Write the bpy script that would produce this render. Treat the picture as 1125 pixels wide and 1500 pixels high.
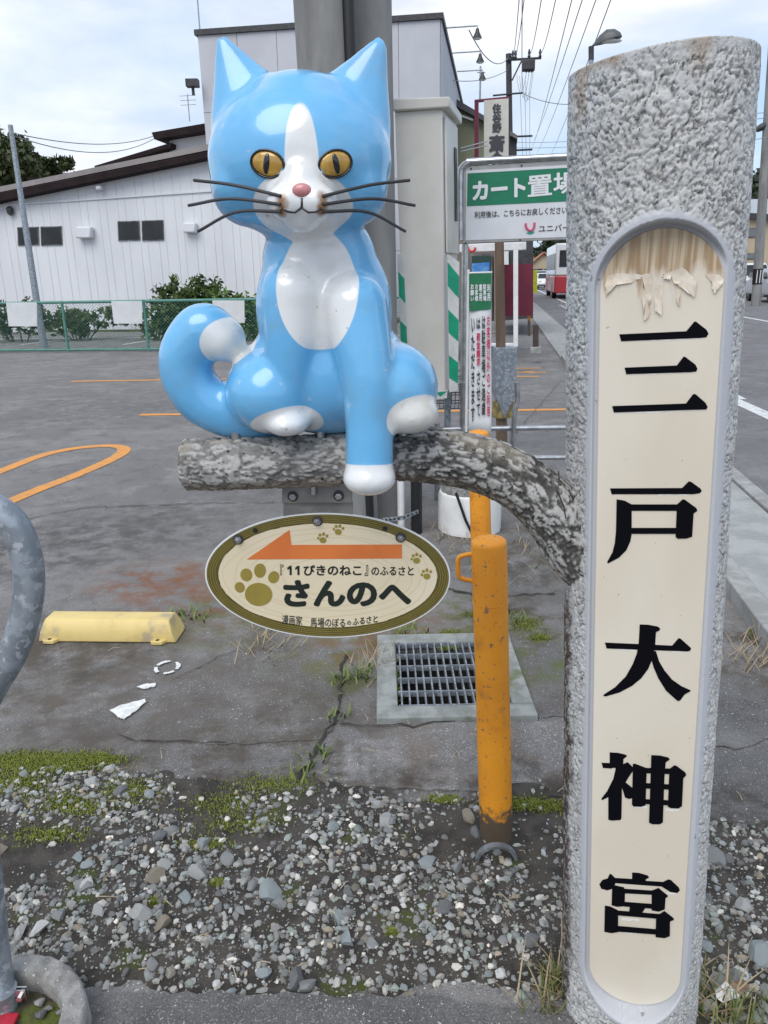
import bpy, bmesh, math, random
import numpy as np
from mathutils import Vector, Matrix
from mathutils.bvhtree import BVHTree
for o in list(bpy.data.objects): bpy.data.objects.remove(o)
SC = bpy.context.scene
COL = SC.collection
rad = math.radians

# ------------------------------------------------------------------ camera
FPX, PITCH, ROLL, CAMH = 1110.0, 17.3, -1.1, 1.45
cam_data = bpy.data.cameras.new('camera')
cam = bpy.data.objects.new('camera', cam_data)
COL.objects.link(cam)
cam_data.sensor_fit = 'VERTICAL'; cam_data.sensor_height = 36.0; cam_data.sensor_width = 27.0
cam_data.lens = FPX / 1500 * 36
cam_data.clip_start = 0.05; cam_data.clip_end = 3000
CM = Matrix.Rotation(rad(90 - PITCH), 3, 'X') @ Matrix.Rotation(rad(ROLL), 3, 'Z')
cam.matrix_world = Matrix.Translation((0, 0, CAMH)) @ CM.to_4x4()
SC.camera = cam

# ------------------------------------------------------------------ sky
SUN_EL, SUN_AZ = rad(52), rad(205)      # azimuth clockwise from +Y: behind the camera, a little to the left
world = bpy.data.worlds.new('World'); SC.world = world; world.use_nodes = True
wt = world.node_tree; wt.nodes.clear()
def wn(t, **k):
    n = wt.nodes.new(t)
    for a, b in k.items(): setattr(n, a, b)
    return n
wl = wt.links.new
w_out = wn('ShaderNodeOutputWorld'); w_bg = wn('ShaderNodeBackground'); w_bg.inputs[1].default_value = 0.13
w_sky = wn('ShaderNodeTexSky', sky_type='NISHITA', sun_disc=False, sun_elevation=SUN_EL, sun_rotation=SUN_AZ, dust_density=1.5, ozone_density=1.5)
w_tc = wn('ShaderNodeTexCoord')
w_map = wn('ShaderNodeMapping'); w_map.inputs['Scale'].default_value = (1.0, 1.0, 2.6); w_map.inputs['Location'].default_value = (0.35, 0.1, 0.55)
w_n1 = wn('ShaderNodeTexNoise'); w_n1.inputs['Scale'].default_value = 2.1; w_n1.inputs['Detail'].default_value = 9; w_n1.inputs['Roughness'].default_value = 0.55; w_n1.inputs['Distortion'].default_value = 0.25
w_r1 = wn('ShaderNodeValToRGB'); w_r1.color_ramp.elements[0].position = 0.36; w_r1.color_ramp.elements[1].position = 0.60
w_n2 = wn('ShaderNodeTexNoise'); w_n2.inputs['Scale'].default_value = 4.2; w_n2.inputs['Detail'].default_value = 8; w_n2.inputs['Roughness'].default_value = 0.5; w_n2.inputs['Distortion'].default_value = 0.3
w_r2 = wn('ShaderNodeValToRGB')
w_r2.color_ramp.elements[0].position = 0.33; w_r2.color_ramp.elements[0].color = (4.0, 4.45, 5.2, 1)
w_r2.color_ramp.elements[1].position = 0.66; w_r2.color_ramp.elements[1].color = (6.5, 6.62, 6.85, 1)
w_blue = wn('ShaderNodeMix', data_type='RGBA', blend_type='MIX'); w_blue.inputs[0].default_value = 0.55; w_blue.inputs[7].default_value = (3.3, 4.6, 6.6, 1)
w_mix = wn('ShaderNodeMix', data_type='RGBA', blend_type='MIX')
wl(w_tc.outputs['Generated'], w_map.inputs[0]); wl(w_map.outputs[0], w_n1.inputs['Vector']); wl(w_map.outputs[0], w_n2.inputs['Vector'])
wl(w_n1.outputs[0], w_r1.inputs[0]); wl(w_n2.outputs[0], w_r2.inputs[0])
wl(w_sky.outputs[0], w_blue.inputs[6]); wl(w_r1.outputs[0], w_mix.inputs[0]); wl(w_blue.outputs[2], w_mix.inputs[6]); wl(w_r2.outputs[0], w_mix.inputs[7])
wl(w_mix.outputs[2], w_bg.inputs[0]); wl(w_bg.outputs[0], w_out.inputs[0])

# ------------------------------------------------------------------ sun (thin cloud: soft)
sd_ = bpy.data.lights.new('sun', 'SUN'); sd_.energy = 1.5; sd_.angle = rad(45); sd_.color = (1.0, 0.965, 0.91)
sun = bpy.data.objects.new('sun', sd_); COL.objects.link(sun)
sdir = Vector((math.sin(SUN_AZ) * math.cos(SUN_EL), math.cos(SUN_AZ) * math.cos(SUN_EL), math.sin(SUN_EL)))
sun.rotation_euler = sdir.to_track_quat('Z', 'Y').to_euler(); sun.location = (0, -4, 12)
SC.view_settings.view_transform = 'Standard'; SC.view_settings.look = 'None'
SC.view_settings.exposure = 0.42; SC.view_settings.gamma = 1.0; SC.view_settings.use_curve_mapping = False
SC.cycles.use_denoising = True
SC.cycles.max_bounces = 6

# ------------------------------------------------------------------ measuring helpers (photo coordinate -> place)
CP = Vector((0, 0, CAMH))
def ray(px, py): return (CM @ Vector(((px - 562.5) / FPX, -(py - 750) / FPX, -1.0)))
def at(px, py, Y): d = ray(px, py); return CP + d * (Y / d.y)
def gd(px, py, z=0.0): d = ray(px, py); return CP + d * ((z - CAMH) / d.z)
def onp(px, py, P0, N): d = ray(px, py); return CP + d * ((Vector(P0) - CP).dot(N) / d.dot(N))
AZ = rad(8.7)
RD = Vector((math.sin(AZ), math.cos(AZ), 0)); RN = Vector((math.cos(AZ), -math.sin(AZ), 0)); UP = Vector((0, 0, 1))
def RP(t, s, z=0.0): return RN * t + RD * s + UP * z
def onw(px, py, P0): return onp(px, py, P0, RD)      # wall across the road direction
def ons(px, py, P0): return onp(px, py, P0, RN)      # wall along the road direction

# ------------------------------------------------------------------ numpy noise
def vnoise(P, seed=0):
    P = np.asarray(P, float); I = np.floor(P).astype(np.int64); F = P - I; F = F * F * (3 - 2 * F)
    def h(i, j, k):
        n = (i * 374761393 + j * 668265263 + k * 2147483647 + seed * 1274126177) & 0xffffffff
        n = ((n ^ (n >> 13)) * 1274126177) & 0xffffffff
        return ((n ^ (n >> 16)) & 0xffff) / 65535.0
    r = 0
    for a in (0, 1):
        for b in (0, 1):
            for c in (0, 1):
                w = (F[:, 0] if a else 1 - F[:, 0]) * (F[:, 1] if b else 1 - F[:, 1]) * (F[:, 2] if c else 1 - F[:, 2])
                r = r + w * h(I[:, 0] + a, I[:, 1] + b, I[:, 2] + c)
    return r
def fbm(P, oct=4, seed=0, gain=0.5):
    P = np.asarray(P, float); r = 0; a = 1; t = 0
    for o in range(oct): r = r + a * vnoise(P * (2 ** o) + 17.3 * o, seed + o); t += a; a *= gain
    return r / t
def sstep(a, b, x): t = np.clip((x - a) / (b - a), 0, 1); return t * t * (3 - 2 * t)

# ------------------------------------------------------------------ materials
MATS = {}
def mat(name, col, col2=None, scale=8.0, lo=0.4, hi=0.6, rough=0.6, rough2=None, bump=0.0, bscale=60.0, metal=0.0, coat=0.0,
        stretch=(1, 1, 1), coord='Object', attr=None, third=None, spec=0.5, detail=6, trans=0.0, sub=0.0, speck=None, speck_scale=300.0, emit=None):
    """noise-mottled surface: col/col2 blended by noise, optional third=(colour, scale, lo, hi), optional speck colour, bump"""
    if name in MATS: return MATS[name]
    m = bpy.data.materials.new(name); m.use_nodes = True; MATS[name] = m
    nt = m.node_tree; N = nt.nodes; L = nt.links.new; b = N['Principled BSDF']
    b.inputs['Roughness'].default_value = rough; b.inputs['Metallic'].default_value = metal
    b.inputs['Coat Weight'].default_value = coat; b.inputs['Coat Roughness'].default_value = 0.06
    b.inputs['Specular IOR Level'].default_value = spec; b.inputs['Transmission Weight'].default_value = trans
    c4 = lambda c: (c[0], c[1], c[2], 1)
    tc = N.new('ShaderNodeTexCoord'); mp = N.new('ShaderNodeMapping'); mp.inputs['Scale'].default_value = stretch
    L(tc.outputs['UV' if coord == 'UV' else 'Object'], mp.inputs[0]); V = mp.outputs[0]
    def noise(s, d=detail):
        n = N.new('ShaderNodeTexNoise'); n.inputs['Scale'].default_value = s; n.inputs['Detail'].default_value = d; n.inputs['Roughness'].default_value = 0.6
        L(V, n.inputs['Vector']); return n.outputs[0]
    def ramp(x, lo, hi):
        r = N.new('ShaderNodeMapRange'); r.interpolation_type = 'SMOOTHSTEP'; r.inputs[1].default_value = lo; r.inputs[2].default_value = hi; L(x, r.inputs[0]); return r.outputs[0]
    def mix(f, a, c):
        x = N.new('ShaderNodeMix'); x.data_type = 'RGBA'
        if isinstance(f, float): x.inputs[0].default_value = f
        else: L(f, x.inputs[0])
        for s, v in ((6, a), (7, c)):
            if isinstance(v, tuple): x.inputs[s].default_value = c4(v)
            else: L(v, x.inputs[s])
        return x.outputs[2]
    cur = tuple(col)
    if attr:
        an = N.new('ShaderNodeAttribute'); an.attribute_name = attr; cur = an.outputs['Color']
    f1 = None
    if col2 is not None:
        f1 = ramp(noise(scale), lo, hi); cur = mix(f1, cur, tuple(col2))
    if third: cur = mix(ramp(noise(third[1]), third[2], third[3]), cur, tuple(third[0]))
    if speck: cur = mix(ramp(noise(speck_scale, 2), 0.62, 0.72), cur, tuple(speck))
    if isinstance(cur, tuple): b.inputs['Base Color'].default_value = c4(cur)
    else: L(cur, b.inputs['Base Color'])
    if rough2 is not None:
        r = N.new('ShaderNodeMapRange'); r.inputs[3].default_value = rough; r.inputs[4].default_value = rough2
        r.inputs[1].default_value = 0.35; r.inputs[2].default_value = 0.65; L(noise(scale * 2.3), r.inputs[0]); L(r.outputs[0], b.inputs['Roughness'])
    if bump:
        bn = N.new('ShaderNodeBump'); bn.inputs['Strength'].default_value = 1.0; bn.inputs['Distance'].default_value = bump
        L(noise(bscale, 8), bn.inputs['Height']); L(bn.outputs[0], b.inputs['Normal'])
    if emit: b.inputs['Emission Color'].default_value = c4(emit[0]); b.inputs['Emission Strength'].default_value = emit[1]
    return m

# ------------------------------------------------------------------ mesh builder
class MB:
    def __init__(s): s.v = []; s.f = []; s.uv = None
    def add(s, vs, fs):
        n = len(s.v); s.v += [Vector(p) for p in vs]; s.f += [tuple(i + n for i in f) for f in fs]; return s
    def box(s, c, size, ax=None):
        X, Y, Z = ax if ax else (Vector((1, 0, 0)), Vector((0, 1, 0)), UP); c = Vector(c); a, b, d = [q / 2 for q in size]
        vs = [c + X * (i * a) + Y * (j * b) + Z * (k * d) for k in (-1, 1) for j in (-1, 1) for i in (-1, 1)]
        return s.add(vs, [(0, 2, 3, 1), (4, 5, 7, 6), (0, 1, 5, 4), (2, 6, 7, 3), (0, 4, 6, 2), (1, 3, 7, 5)])
    def rbox(s, c, size): return s.box(c, size, (RN, RD, UP))
    def tube(s, pts, r, n=8, cap=True):
        pts = [Vector(p) for p in pts]; k = len(pts); rs = r if isinstance(r, (list, tuple)) else [r] * k
        vs = []; t0 = (pts[1] - pts[0]).normalized(); u = t0.orthogonal().normalized()
        for i, p in enumerate(pts):
            t = (pts[min(i + 1, k - 1)] - pts[max(i - 1, 0)]).normalized()
            u = (u - t * u.dot(t)).normalized(); w = t.cross(u)
            vs += [p + (u * math.cos(2 * math.pi * j / n) + w * math.sin(2 * math.pi * j / n)) * rs[i] for j in range(n)]
        fs = [(i * n + j, i * n + (j + 1) % n, (i + 1) * n + (j + 1) % n, (i + 1) * n + j) for i in range(k - 1) for j in range(n)]
        if cap: fs += [tuple(range(n))[::-1], tuple(range((k - 1) * n, k * n))]
        return s.add(vs, fs)
    def lathe(s, prof, c, n=24, ax=None):
        X, Y, Z = ax if ax else (Vector((1, 0, 0)), Vector((0, 1, 0)), UP); c = Vector(c); k = len(prof)
        vs = [c + (X * math.cos(2 * math.pi * j / n) + Y * math.sin(2 * math.pi * j / n)) * r + Z * z for r, z in prof for j in range(n)]
        fs = [(i * n + j, i * n + (j + 1) % n, (i + 1) * n + (j + 1) % n, (i + 1) * n + j) for i in range(k - 1) for j in range(n)]
        fs += [tuple(range(n))[::-1], tuple(range((k - 1) * n, k * n))]
        return s.add(vs, fs)
    def prism(s, poly, d):
        poly = [Vector(p) for p in poly]; n = len(poly); d = Vector(d)
        return s.add(poly + [p + d for p in poly], [tuple(range(n))[::-1], tuple(range(n, 2 * n))] + [(i, (i + 1) % n, (i + 1) % n + n, i + n) for i in range(n)])
    def face(s, poly): return s.add(poly, [tuple(range(len(poly)))])
    def build(s, name, m, parent=None, smooth=None, bevel=0.0, seg=2, **tags):
        return mesh_obj(name, s.v, s.f, m, parent, smooth, bevel, seg, **tags)
def tagset(o, label=None, cat=None, group=None, kind=None):
    if label: o['label'] = label
    if cat: o['category'] = cat
    if group: o['group'] = group
    if kind: o['kind'] = kind
    return o
def root_loc(p):
    l = Vector((0, 0, 0))
    while p is not None: l = l + p.location; p = p.parent
    return l
def mesh_obj(name, V, F, m, parent=None, smooth=None, bevel=0.0, seg=2, label=None, cat=None, group=None, kind=None, arr=None, fix=True):
    me = bpy.data.meshes.new(name)
    V = np.array([tuple(p) for p in V], float) if not isinstance(V, np.ndarray) else V
    if parent is None:
        lo, hi = V.min(0), V.max(0); loc = Vector(((lo[0] + hi[0]) / 2, (lo[1] + hi[1]) / 2, lo[2])) if kind != 'structure' else Vector((0, 0, 0)); off = loc
    else: loc = Vector((0, 0, 0)); off = root_loc(parent)
    V = V - np.array(tuple(off))
    me.from_pydata(V.tolist(), [], F if isinstance(F, list) else F.tolist())
    if fix and len(F) < 60000:
        bm = bmesh.new(); bm.from_mesh(me); bmesh.ops.recalc_face_normals(bm, faces=bm.faces); bm.to_mesh(me); bm.free()
    if m is not None: me.materials.append(m)
    if smooth is not None:
        me.shade_smooth()
        if smooth < 180: me.set_sharp_from_angle(angle=rad(smooth))
    if arr:
        for an, dat in arr.items():
            dat = np.asarray(dat, np.float32)
            if dat.ndim == 1: a = me.attributes.new(an, 'FLOAT', 'POINT'); a.data.foreach_set('value', dat)
            else:
                a = me.attributes.new(an, 'FLOAT_COLOR', 'POINT')
                if dat.shape[1] == 3: dat = np.concatenate([dat, np.ones((len(dat), 1), np.float32)], 1)
                a.data.foreach_set('color', dat.ravel())
    o = bpy.data.objects.new(name, me); COL.objects.link(o); o.location = loc
    if parent is not None: o.parent = parent
    if bevel:
        b = o.modifiers.new('bevel', 'BEVEL'); b.width = bevel; b.segments = seg; b.limit_method = 'ANGLE'; b.angle_limit = rad(35)
        if smooth is None: me.shade_smooth(); me.set_sharp_from_angle(angle=rad(50))
    return tagset(o, label, cat, group, kind)
def thing(name, loc, label, cat, group=None):
    o = bpy.data.objects.new(name, None); COL.objects.link(o); o.location = Vector(loc); o.empty_display_size = 0.1
    return tagset(o, label, cat, group)
def copy_tree(src, loc, label=None, parent=None):
    c = src.copy(); COL.objects.link(c)
    if parent is None: c.location = Vector(loc)
    else: c.parent = parent
    if label: c['label'] = label
    for ch in list(src.children): copy_tree(ch, None, None, c)
    return c
def spline(pts, n=8):
    """Catmull-Rom through points (Vectors or tuples)"""
    P = [Vector(p) for p in pts]; P = [P[0] * 2 - P[1]] + P + [P[-1] * 2 - P[-2]]; out = []
    for i in range(1, len(P) - 2):
        a, b, c, d = P[i - 1:i + 3]
        for k in range(n):
            t = k / n; out.append(0.5 * ((2 * b) + (c - a) * t + (2 * a - 5 * b + 4 * c - d) * t * t + (3 * b - a - 3 * c + d) * t ** 3))
    return out + [P[-2]]
DG = None
def text_mesh(body, bold=0.0, lines=1.0):
    c = bpy.data.curves.new('t', 'FONT'); c.body = body; c.offset = bold; c.resolution_u = 4; c.align_x = 'CENTER'; c.space_line = lines
    o = bpy.data.objects.new('t', c); COL.objects.link(o)
    me = bpy.data.meshes.new_from_object(o.evaluated_get(bpy.context.evaluated_depsgraph_get()))
    V = np.array([tuple(v.co) for v in me.vertices]); F = [tuple(p.vertices) for p in me.polygons]
    bpy.data.objects.remove(o); bpy.data.curves.remove(c); bpy.data.meshes.remove(me)
    return V, F
def text_on(name, body, corners, m, parent, bold=0.0, lines=1.0, lift=None):
    """lettering fitted into the quad TL,TR,BR,BL"""
    V, F = text_mesh(body, 0.0, lines)
    lay = np.zeros(len(V))
    if bold:                                              # heavier strokes: shifted layers, each a hair in front of the last
        n0 = len(V); V0, F0 = V, F; Vs, Fs, Ls = [V0], list(F0), [lay]
        for k in range(10):
            a = 2 * math.pi * k / 10; Vs.append(V0 + np.array([math.cos(a) * bold, math.sin(a) * bold, 0])); Fs += [tuple(i + n0 * (k + 1) for i in f) for f in F0]; Ls.append(np.full(n0, k + 1.0))
        V, F, lay = np.concatenate(Vs), Fs, np.concatenate(Ls)
    lo, hi = V.min(0), V.max(0)
    u = ((V[:, 0] - lo[0]) / (hi[0] - lo[0]))[:, None]; w = ((V[:, 1] - lo[1]) / (hi[1] - lo[1]))[:, None]
    TL, TR, BR, BL = [np.array(tuple(p)) for p in corners]
    P = (BL * (1 - u) + BR * u) * (1 - w) + (TL * (1 - u) + TR * u) * w
    nn = np.cross(TR - TL, BL - TL); nn = nn / np.linalg.norm(nn); nn = nn if nn[1] < 0 else -nn; P = P + nn * (lay * 2e-5 * max(1.0, abs(TL[1])))[:, None]
    if lift is not None: P = P + np.array(tuple(lift))
    return mesh_obj(name, P, F, m, parent, fix=False)
def quadpx(fn, x0, y0, x1, y1, dy=0.0):
    """corner points of a photo rectangle (dy: rise of the right end in px)"""
    return [fn(x0, y0), fn(x1, y0 - dy), fn(x1, y1 - dy), fn(x0, y1)]
def leaves(n, blobs, size, seed=1, clump=0.35, per=14, flat=0.3):
    """leaf-sized quads gathered in clumps over ellipsoids (centre, radii)"""
    g = np.random.default_rng(seed); W = np.array([b[1][0] * b[1][1] * b[1][2] for b in blobs]) ** 0.67; W = W / W.sum()
    nc = max(1, n // per); k = g.choice(len(blobs), nc, p=W); d = g.normal(size=(nc, 3)); d /= np.linalg.norm(d, axis=1)[:, None]
    rr = g.uniform(0.45, 1.05, nc)[:, None]; C = np.array([tuple(b[0]) for b in blobs])[k] + d * np.array([b[1] for b in blobs])[k] * rr
    tone = g.uniform(0, 1, nc); rep = np.repeat(np.arange(nc), per); n = len(rep)
    sz = np.array([min(b[1]) for b in blobs])[k][rep] * clump
    P = C[rep] + g.normal(size=(n, 3)) * sz[:, None] * 0.55
    a = g.normal(size=(n, 3)); a /= np.linalg.norm(a, axis=1)[:, None]; b = np.cross(a, g.normal(size=(n, 3))); b /= np.linalg.norm(b, axis=1)[:, None]
    L = size * g.uniform(0.6, 1.3, n)[:, None]
    V = np.stack([P - a * L, P + b * L * 0.45, P + a * L, P - b * L * 0.45], 1).reshape(-1, 3); F = np.arange(4 * n).reshape(-1, 4)
    return V, F, np.repeat(np.clip(tone[rep] * 0.75 + g.uniform(0, 0.3, n), 0, 1), 4)
def foliage(name, V, F, t, c0, c1, m, parent, **k):
    colr = np.array(c0)[None] * (1 - t[:, None]) + np.array(c1)[None] * t[:, None]
    return mesh_obj(name, V, F.tolist(), m, parent, arr={'tint': colr}, fix=False, **k)

# ================================================================== ground
random.seed(4); rng = np.random.default_rng(4)
M_leaf = mat('leaf', (0.06, 0.1, 0.03), attr='tint', rough=0.55, spec=0.3)
M_conc = mat('concrete', (0.36, 0.36, 0.35), (0.27, 0.27, 0.26), scale=9, rough=0.85, bump=0.0015, bscale=180, third=((0.2, 0.2, 0.19), 3, 0.55, 0.75))
M_steel = mat('steel', (0.55, 0.56, 0.57), (0.42, 0.43, 0.44), scale=20, rough=0.28, metal=1.0)
M_galv = mat('galvanised', (0.36, 0.40, 0.44), (0.25, 0.28, 0.31), scale=28, lo=0.42, hi=0.55, rough=0.42, rough2=0.6, metal=0.55, third=((0.50, 0.53, 0.56), 45, 0.56, 0.62), bump=0.0004, bscale=70)
M_black = mat('black_rubber', (0.012, 0.012, 0.013), rough=0.45)
M_dark = mat('dark_metal', (0.05, 0.05, 0.055), (0.03, 0.03, 0.03), scale=10, rough=0.5)
M_white = mat('white_paint', (0.74, 0.74, 0.73), (0.66, 0.66, 0.65), scale=6, rough=0.45, third=((0.55, 0.54, 0.51), 2.5, 0.6, 0.8))
M_line = mat('road_paint_white', (0.66, 0.66, 0.65), (0.30, 0.30, 0.30), scale=14, lo=0.5, hi=0.72, rough=0.7, third=((0.16, 0.16, 0.16), 70, 0.60, 0.66))
M_oline = mat('road_paint_orange', (0.72, 0.30, 0.055), (0.60, 0.27, 0.075), scale=11, rough=0.7, third=((0.20, 0.16, 0.13), 24, 0.60, 0.68))
M_glassd = mat('window_glass', (0.02, 0.024, 0.028), (0.03, 0.034, 0.036), scale=2, rough=0.25, spec=0.35)

def ground_material(name, base, stains):
    m = bpy.data.materials.new(name); m.use_nodes = True; nt = m.node_tree; N = nt.nodes; L = nt.links.new; b = N['Principled BSDF']
    b.inputs['Roughness'].default_value = 0.88; b.inputs['Specular IOR Level'].default_value = 0.35
    tc = N.new('ShaderNodeTexCoord'); V = tc.outputs['Object']
    def noise(s, d=6, r=0.6):
        n = N.new('ShaderNodeTexNoise'); n.inputs['Scale'].default_value = s; n.inputs['Detail'].default_value = d; n.inputs['Roughness'].default_value = r; L(V, n.inputs['Vector']); return n.outputs[0]
    def mr(x, a, c, lo=0.0, hi=1.0):
        r = N.new('ShaderNodeMapRange'); r.interpolation_type = 'SMOOTHSTEP'; r.inputs[1].default_value = a; r.inputs[2].default_value = c; r.inputs[3].default_value = lo; r.inputs[4].default_value = hi; L(x, r.inputs[0]); return r.outputs[0]
    def mix(f, a, c, bt='MIX'):
        x = N.new('ShaderNodeMix'); x.data_type = 'RGBA'; x.blend_type = bt
        L(f, x.inputs[0])
        for s, v in ((6, a), (7, c)):
            if isinstance(v, tuple): x.inputs[s].default_value = (*v, 1)
            else: L(v, x.inputs[s])
        return x.outputs[2]
    def math_(op, a, c):
        x = N.new('ShaderNodeMath'); x.operation = op
        for i, v in enumerate((a, c)):
            if isinstance(v, (int, float)): x.inputs[i].default_value = v
            else: L(v, x.inputs[i])
        return x.outputs[0]
    k = base
    cur = mix(mr(noise(0.9, 5), 0.35, 0.65), tuple(c * 0.82 for c in k), tuple(c * 1.12 for c in k))
    cur = mix(mr(noise(5.5, 7), 0.48, 0.7), cur, tuple(c * 0.62 for c in k))
    cur = mix(mr(noise(2.3, 8, .7), 0.50, 0.66), cur, tuple(c * 1.32 for c in k))
    cur = mix(mr(noise(28, 6, .7), 0.52, 0.70), cur, tuple(c * 0.72 for c in k))
    cur = mix(mr(noise(230, 3), 0.54, 0.66), cur, tuple(c * 1.95 for c in k))
    cur = mix(mr(noise(330, 2), 0.60, 0.66), cur, tuple(c * 0.38 for c in k))
    cur = mix(mr(noise(140, 2, 0.4), 0.70, 0.74), cur, tuple(min(1, c * 4.2) for c in k))
    for (cx, cy, r, colr, amt) in stains:
        d = N.new('ShaderNodeVectorMath'); d.operation = 'DISTANCE'; L(V, d.inputs[0]); d.inputs[1].default_value = (cx, cy, 0)
        f = mr(d.outputs['Value'], r, r * 0.25)
        f = math_('MULTIPLY', f, mr(noise(6.5 + cx % 1, 8, 0.7), 0.42, 0.62)); f = math_('MULTIPLY', f, amt)
        cur = mix(f, cur, colr)
    L(cur, b.inputs['Base Color'])
    bn = N.new('ShaderNodeBump'); bn.inputs['Distance'].default_value = 0.004; bn.inputs['Strength'].default_value = 0.8
    L(noise(190, 5), bn.inputs['Height']); L(bn.outputs[0], b.inputs['Normal'])
    return m
rust = (0.20, 0.085, 0.04); dirt = (0.085, 0.07, 0.052); mossy = (0.10, 0.12, 0.03)
def stn(px, py, r, c, a): p = gd(px, py); return (p.x, p.y, r, c, a)
STAINS = [
    stn(120, 1120, .35, (.05, .042, .034), .9), stn(330, 1135, .30, (.05, .042, .034), .95), stn(480, 1165, .30, (.05, .042, .034), .95), stn(620, 1170, .28, (.05, .042, .034), .95), stn(760, 1160, .30, (.05, .042, .034), .95), stn(860, 1160, .3, (.05, .042, .034), .9), stn(1090, 1210, .3, (.05, .042, .034), .9),
    stn(80, 800, .9, (.085, .082, .08), .9), stn(230, 770, .8, (.09, .087, .085), .85), stn(420, 700, 1.2, (.11, .107, .105), .7), stn(60, 950, .5, (.06, .052, .045), .9), stn(160, 960, .4, (.055, .048, .04), .8), stn(520, 1020, .25, (.07, .055, .045), .9), stn(780, 830, .6, (.06, .055, .05), .8), stn(150, 600, 2.0, (.11, .108, .107), .7), stn(700, 580, 2.2, (.12, .117, .117), .6),
    stn(225, 850, 0.42, rust, 0.9), stn(320, 870, 0.6, rust, 0.85), stn(330, 910, 0.45, mossy, 0.7), stn(60, 990, 0.8, dirt, 0.8),
    stn(250, 1000, 0.9, (0.12, 0.10, 0.085), 0.7), stn(540, 960, 0.5, mossy, 0.75), stn(650, 900, 0.45, mossy, 0.8), stn(780, 910, 0.5, dirt, 0.9),
    stn(760, 960, 0.4, mossy, 0.8), stn(560, 930, 0.5, rust, 0.6), stn(400, 1120, 0.7, dirt, 0.8), stn(800, 800, 0.9, dirt, 0.8), stn(1080, 960, 0.5, dirt, 0.9), stn(700, 1060, 0.5, (0.16, 0.11, 0.08), 0.6)]
M_asph = ground_material('asphalt', (0.185, 0.178, 0.173), STAINS)
# drain opening is cut out of the sheet
D0, D1 = gd(566, 1037), gd(748, 1045); D2, D3 = gd(739, 948), gd(594, 946)
dx0, dx1, dy0, dy1 = 0.004, D1.x + 0.01, (D0.y + D1.y) / 2, (D2.y + D3.y) / 2
dx0 = (D0.x + D3.x) / 2
FW = 0.075
hx0, hx1, hy0, hy1 = dx0 - FW, dx1 + FW, dy0 - FW, dy1 + FW
B_ = 900
g = MB(); o4 = [(-B_, -B_, 0), (B_, -B_, 0), (B_, B_, 0), (-B_, B_, 0)]; i4 = [(hx0, hy0, 0), (hx1, hy0, 0), (hx1, hy1, 0), (hx0, hy1, 0)]
g.add(o4 + i4, [(0, 1, 5, 4), (1, 2, 6, 5), (2, 3, 7, 6), (3, 0, 4, 7)])
g.build('ground', M_asph, kind='structure')

# asphalt repair patches, slightly proud, ragged edges
def patch(name, pxs, z, base, seed):
    P = [gd(x, y) for x, y in pxs]; out = []
    for i, p in enumerate(P):
        q = P[(i + 1) % len(P)]; n = max(3, int((q - p).length / 0.03))
        for k in range(n): out.append(p.lerp(q, k / n))
    r = random.Random(seed); out = [Vector((p.x + r.uniform(-.007, .007), p.y + r.uniform(-.007, .007), z)) for p in out]
    m = ground_material(name + '_asphalt', base, STAINS if seed != 7 else [])
    b = MB(); b.prism([Vector((p.x, p.y, -0.01)) for p in out], (0, 0, z + 0.01)); return b.build(name, m, kind='structure')
patch('asphalt_patch', [(462, 1138), (505, 1092), (575, 1068), (700, 1058), (845, 1062), (860, 1170), (640, 1158), (480, 1152)], 0.006, (0.215, 0.208, 0.200), 3)
patch('asphalt_patch', [(205, 1085), (250, 1000), (390, 935), (505, 962), (492, 1062), (470, 1085), (330, 1092)], 0.004, (0.165, 0.157, 0.15), 5)
patch('asphalt_patch', [(1020, 1010), (1060, 985), (1200, 1010), (1300, 1180), (1180, 1215), (1010, 1205)], 0.005, (0.14, 0.137, 0.135), 6)
patch('asphalt_patch', [(735, 955), (760, 942), (850, 940), (880, 1050), (755, 1052)], 0.005, (0.15, 0.146, 0.143), 8)
patch('asphalt_patch', [(150, 1462), (400, 1463), (640, 1470), (840, 1500), (860, 1900), (-300, 1900), (-50, 1520)], 0.016, (0.13, 0.126, 0.122), 7)

# road, footway
M_road = ground_material('road_asphalt', (0.165, 0.158, 0.162), [])
KERB = 1.72; SWL = 1.08
b = MB(); b.face([RP(KERB - 0.02, -6, 0.004), RP(12.5, -6, 0.004), RP(12.5, 260, 0.004), RP(KERB - 0.02, 260, 0.004)]); b.build('road', M_road, kind='structure')
M_slab = mat('paving_slab', (0.37, 0.38, 0.37), (0.29, 0.30, 0.29), scale=5, rough=0.85, bump=0.003, bscale=120, speck=(0.55, 0.56, 0.55), speck_scale=180)
sw = MB(); sw.box((0, 0, 0), (0, 0, 0)); sw = MB()
sw.box(RP((SWL + KERB) / 2, 127, 0.012), (KERB - SWL, 262, 0.03), (RN, RD, UP)); SWo = sw.build('sidewalk', M_conc, kind='structure')
def edging(t, w, h, nm):
    for k in range(22):
        q = MB(); q.rbox(RP(t, 0.9 + k * 0.6, h / 2 + 0.002), (w, 0.592, h)); q.build(nm, M_conc, SWo, bevel=0.006)
edging(SWL + 0.05, 0.10, 0.075, 'kerb_stone'); edging(KERB - 0.05, 0.10, 0.072, 'kerb_stone')
for k in range(26):
    q = MB(); q.rbox(RP((SWL + KERB) / 2, 0.9 + k * 0.42, 0.034 + random.uniform(-.002, .003)), (KERB - SWL - 0.215, 0.412, 0.05)); q.build('slab', M_slab, SWo, bevel=0.005)
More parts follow.
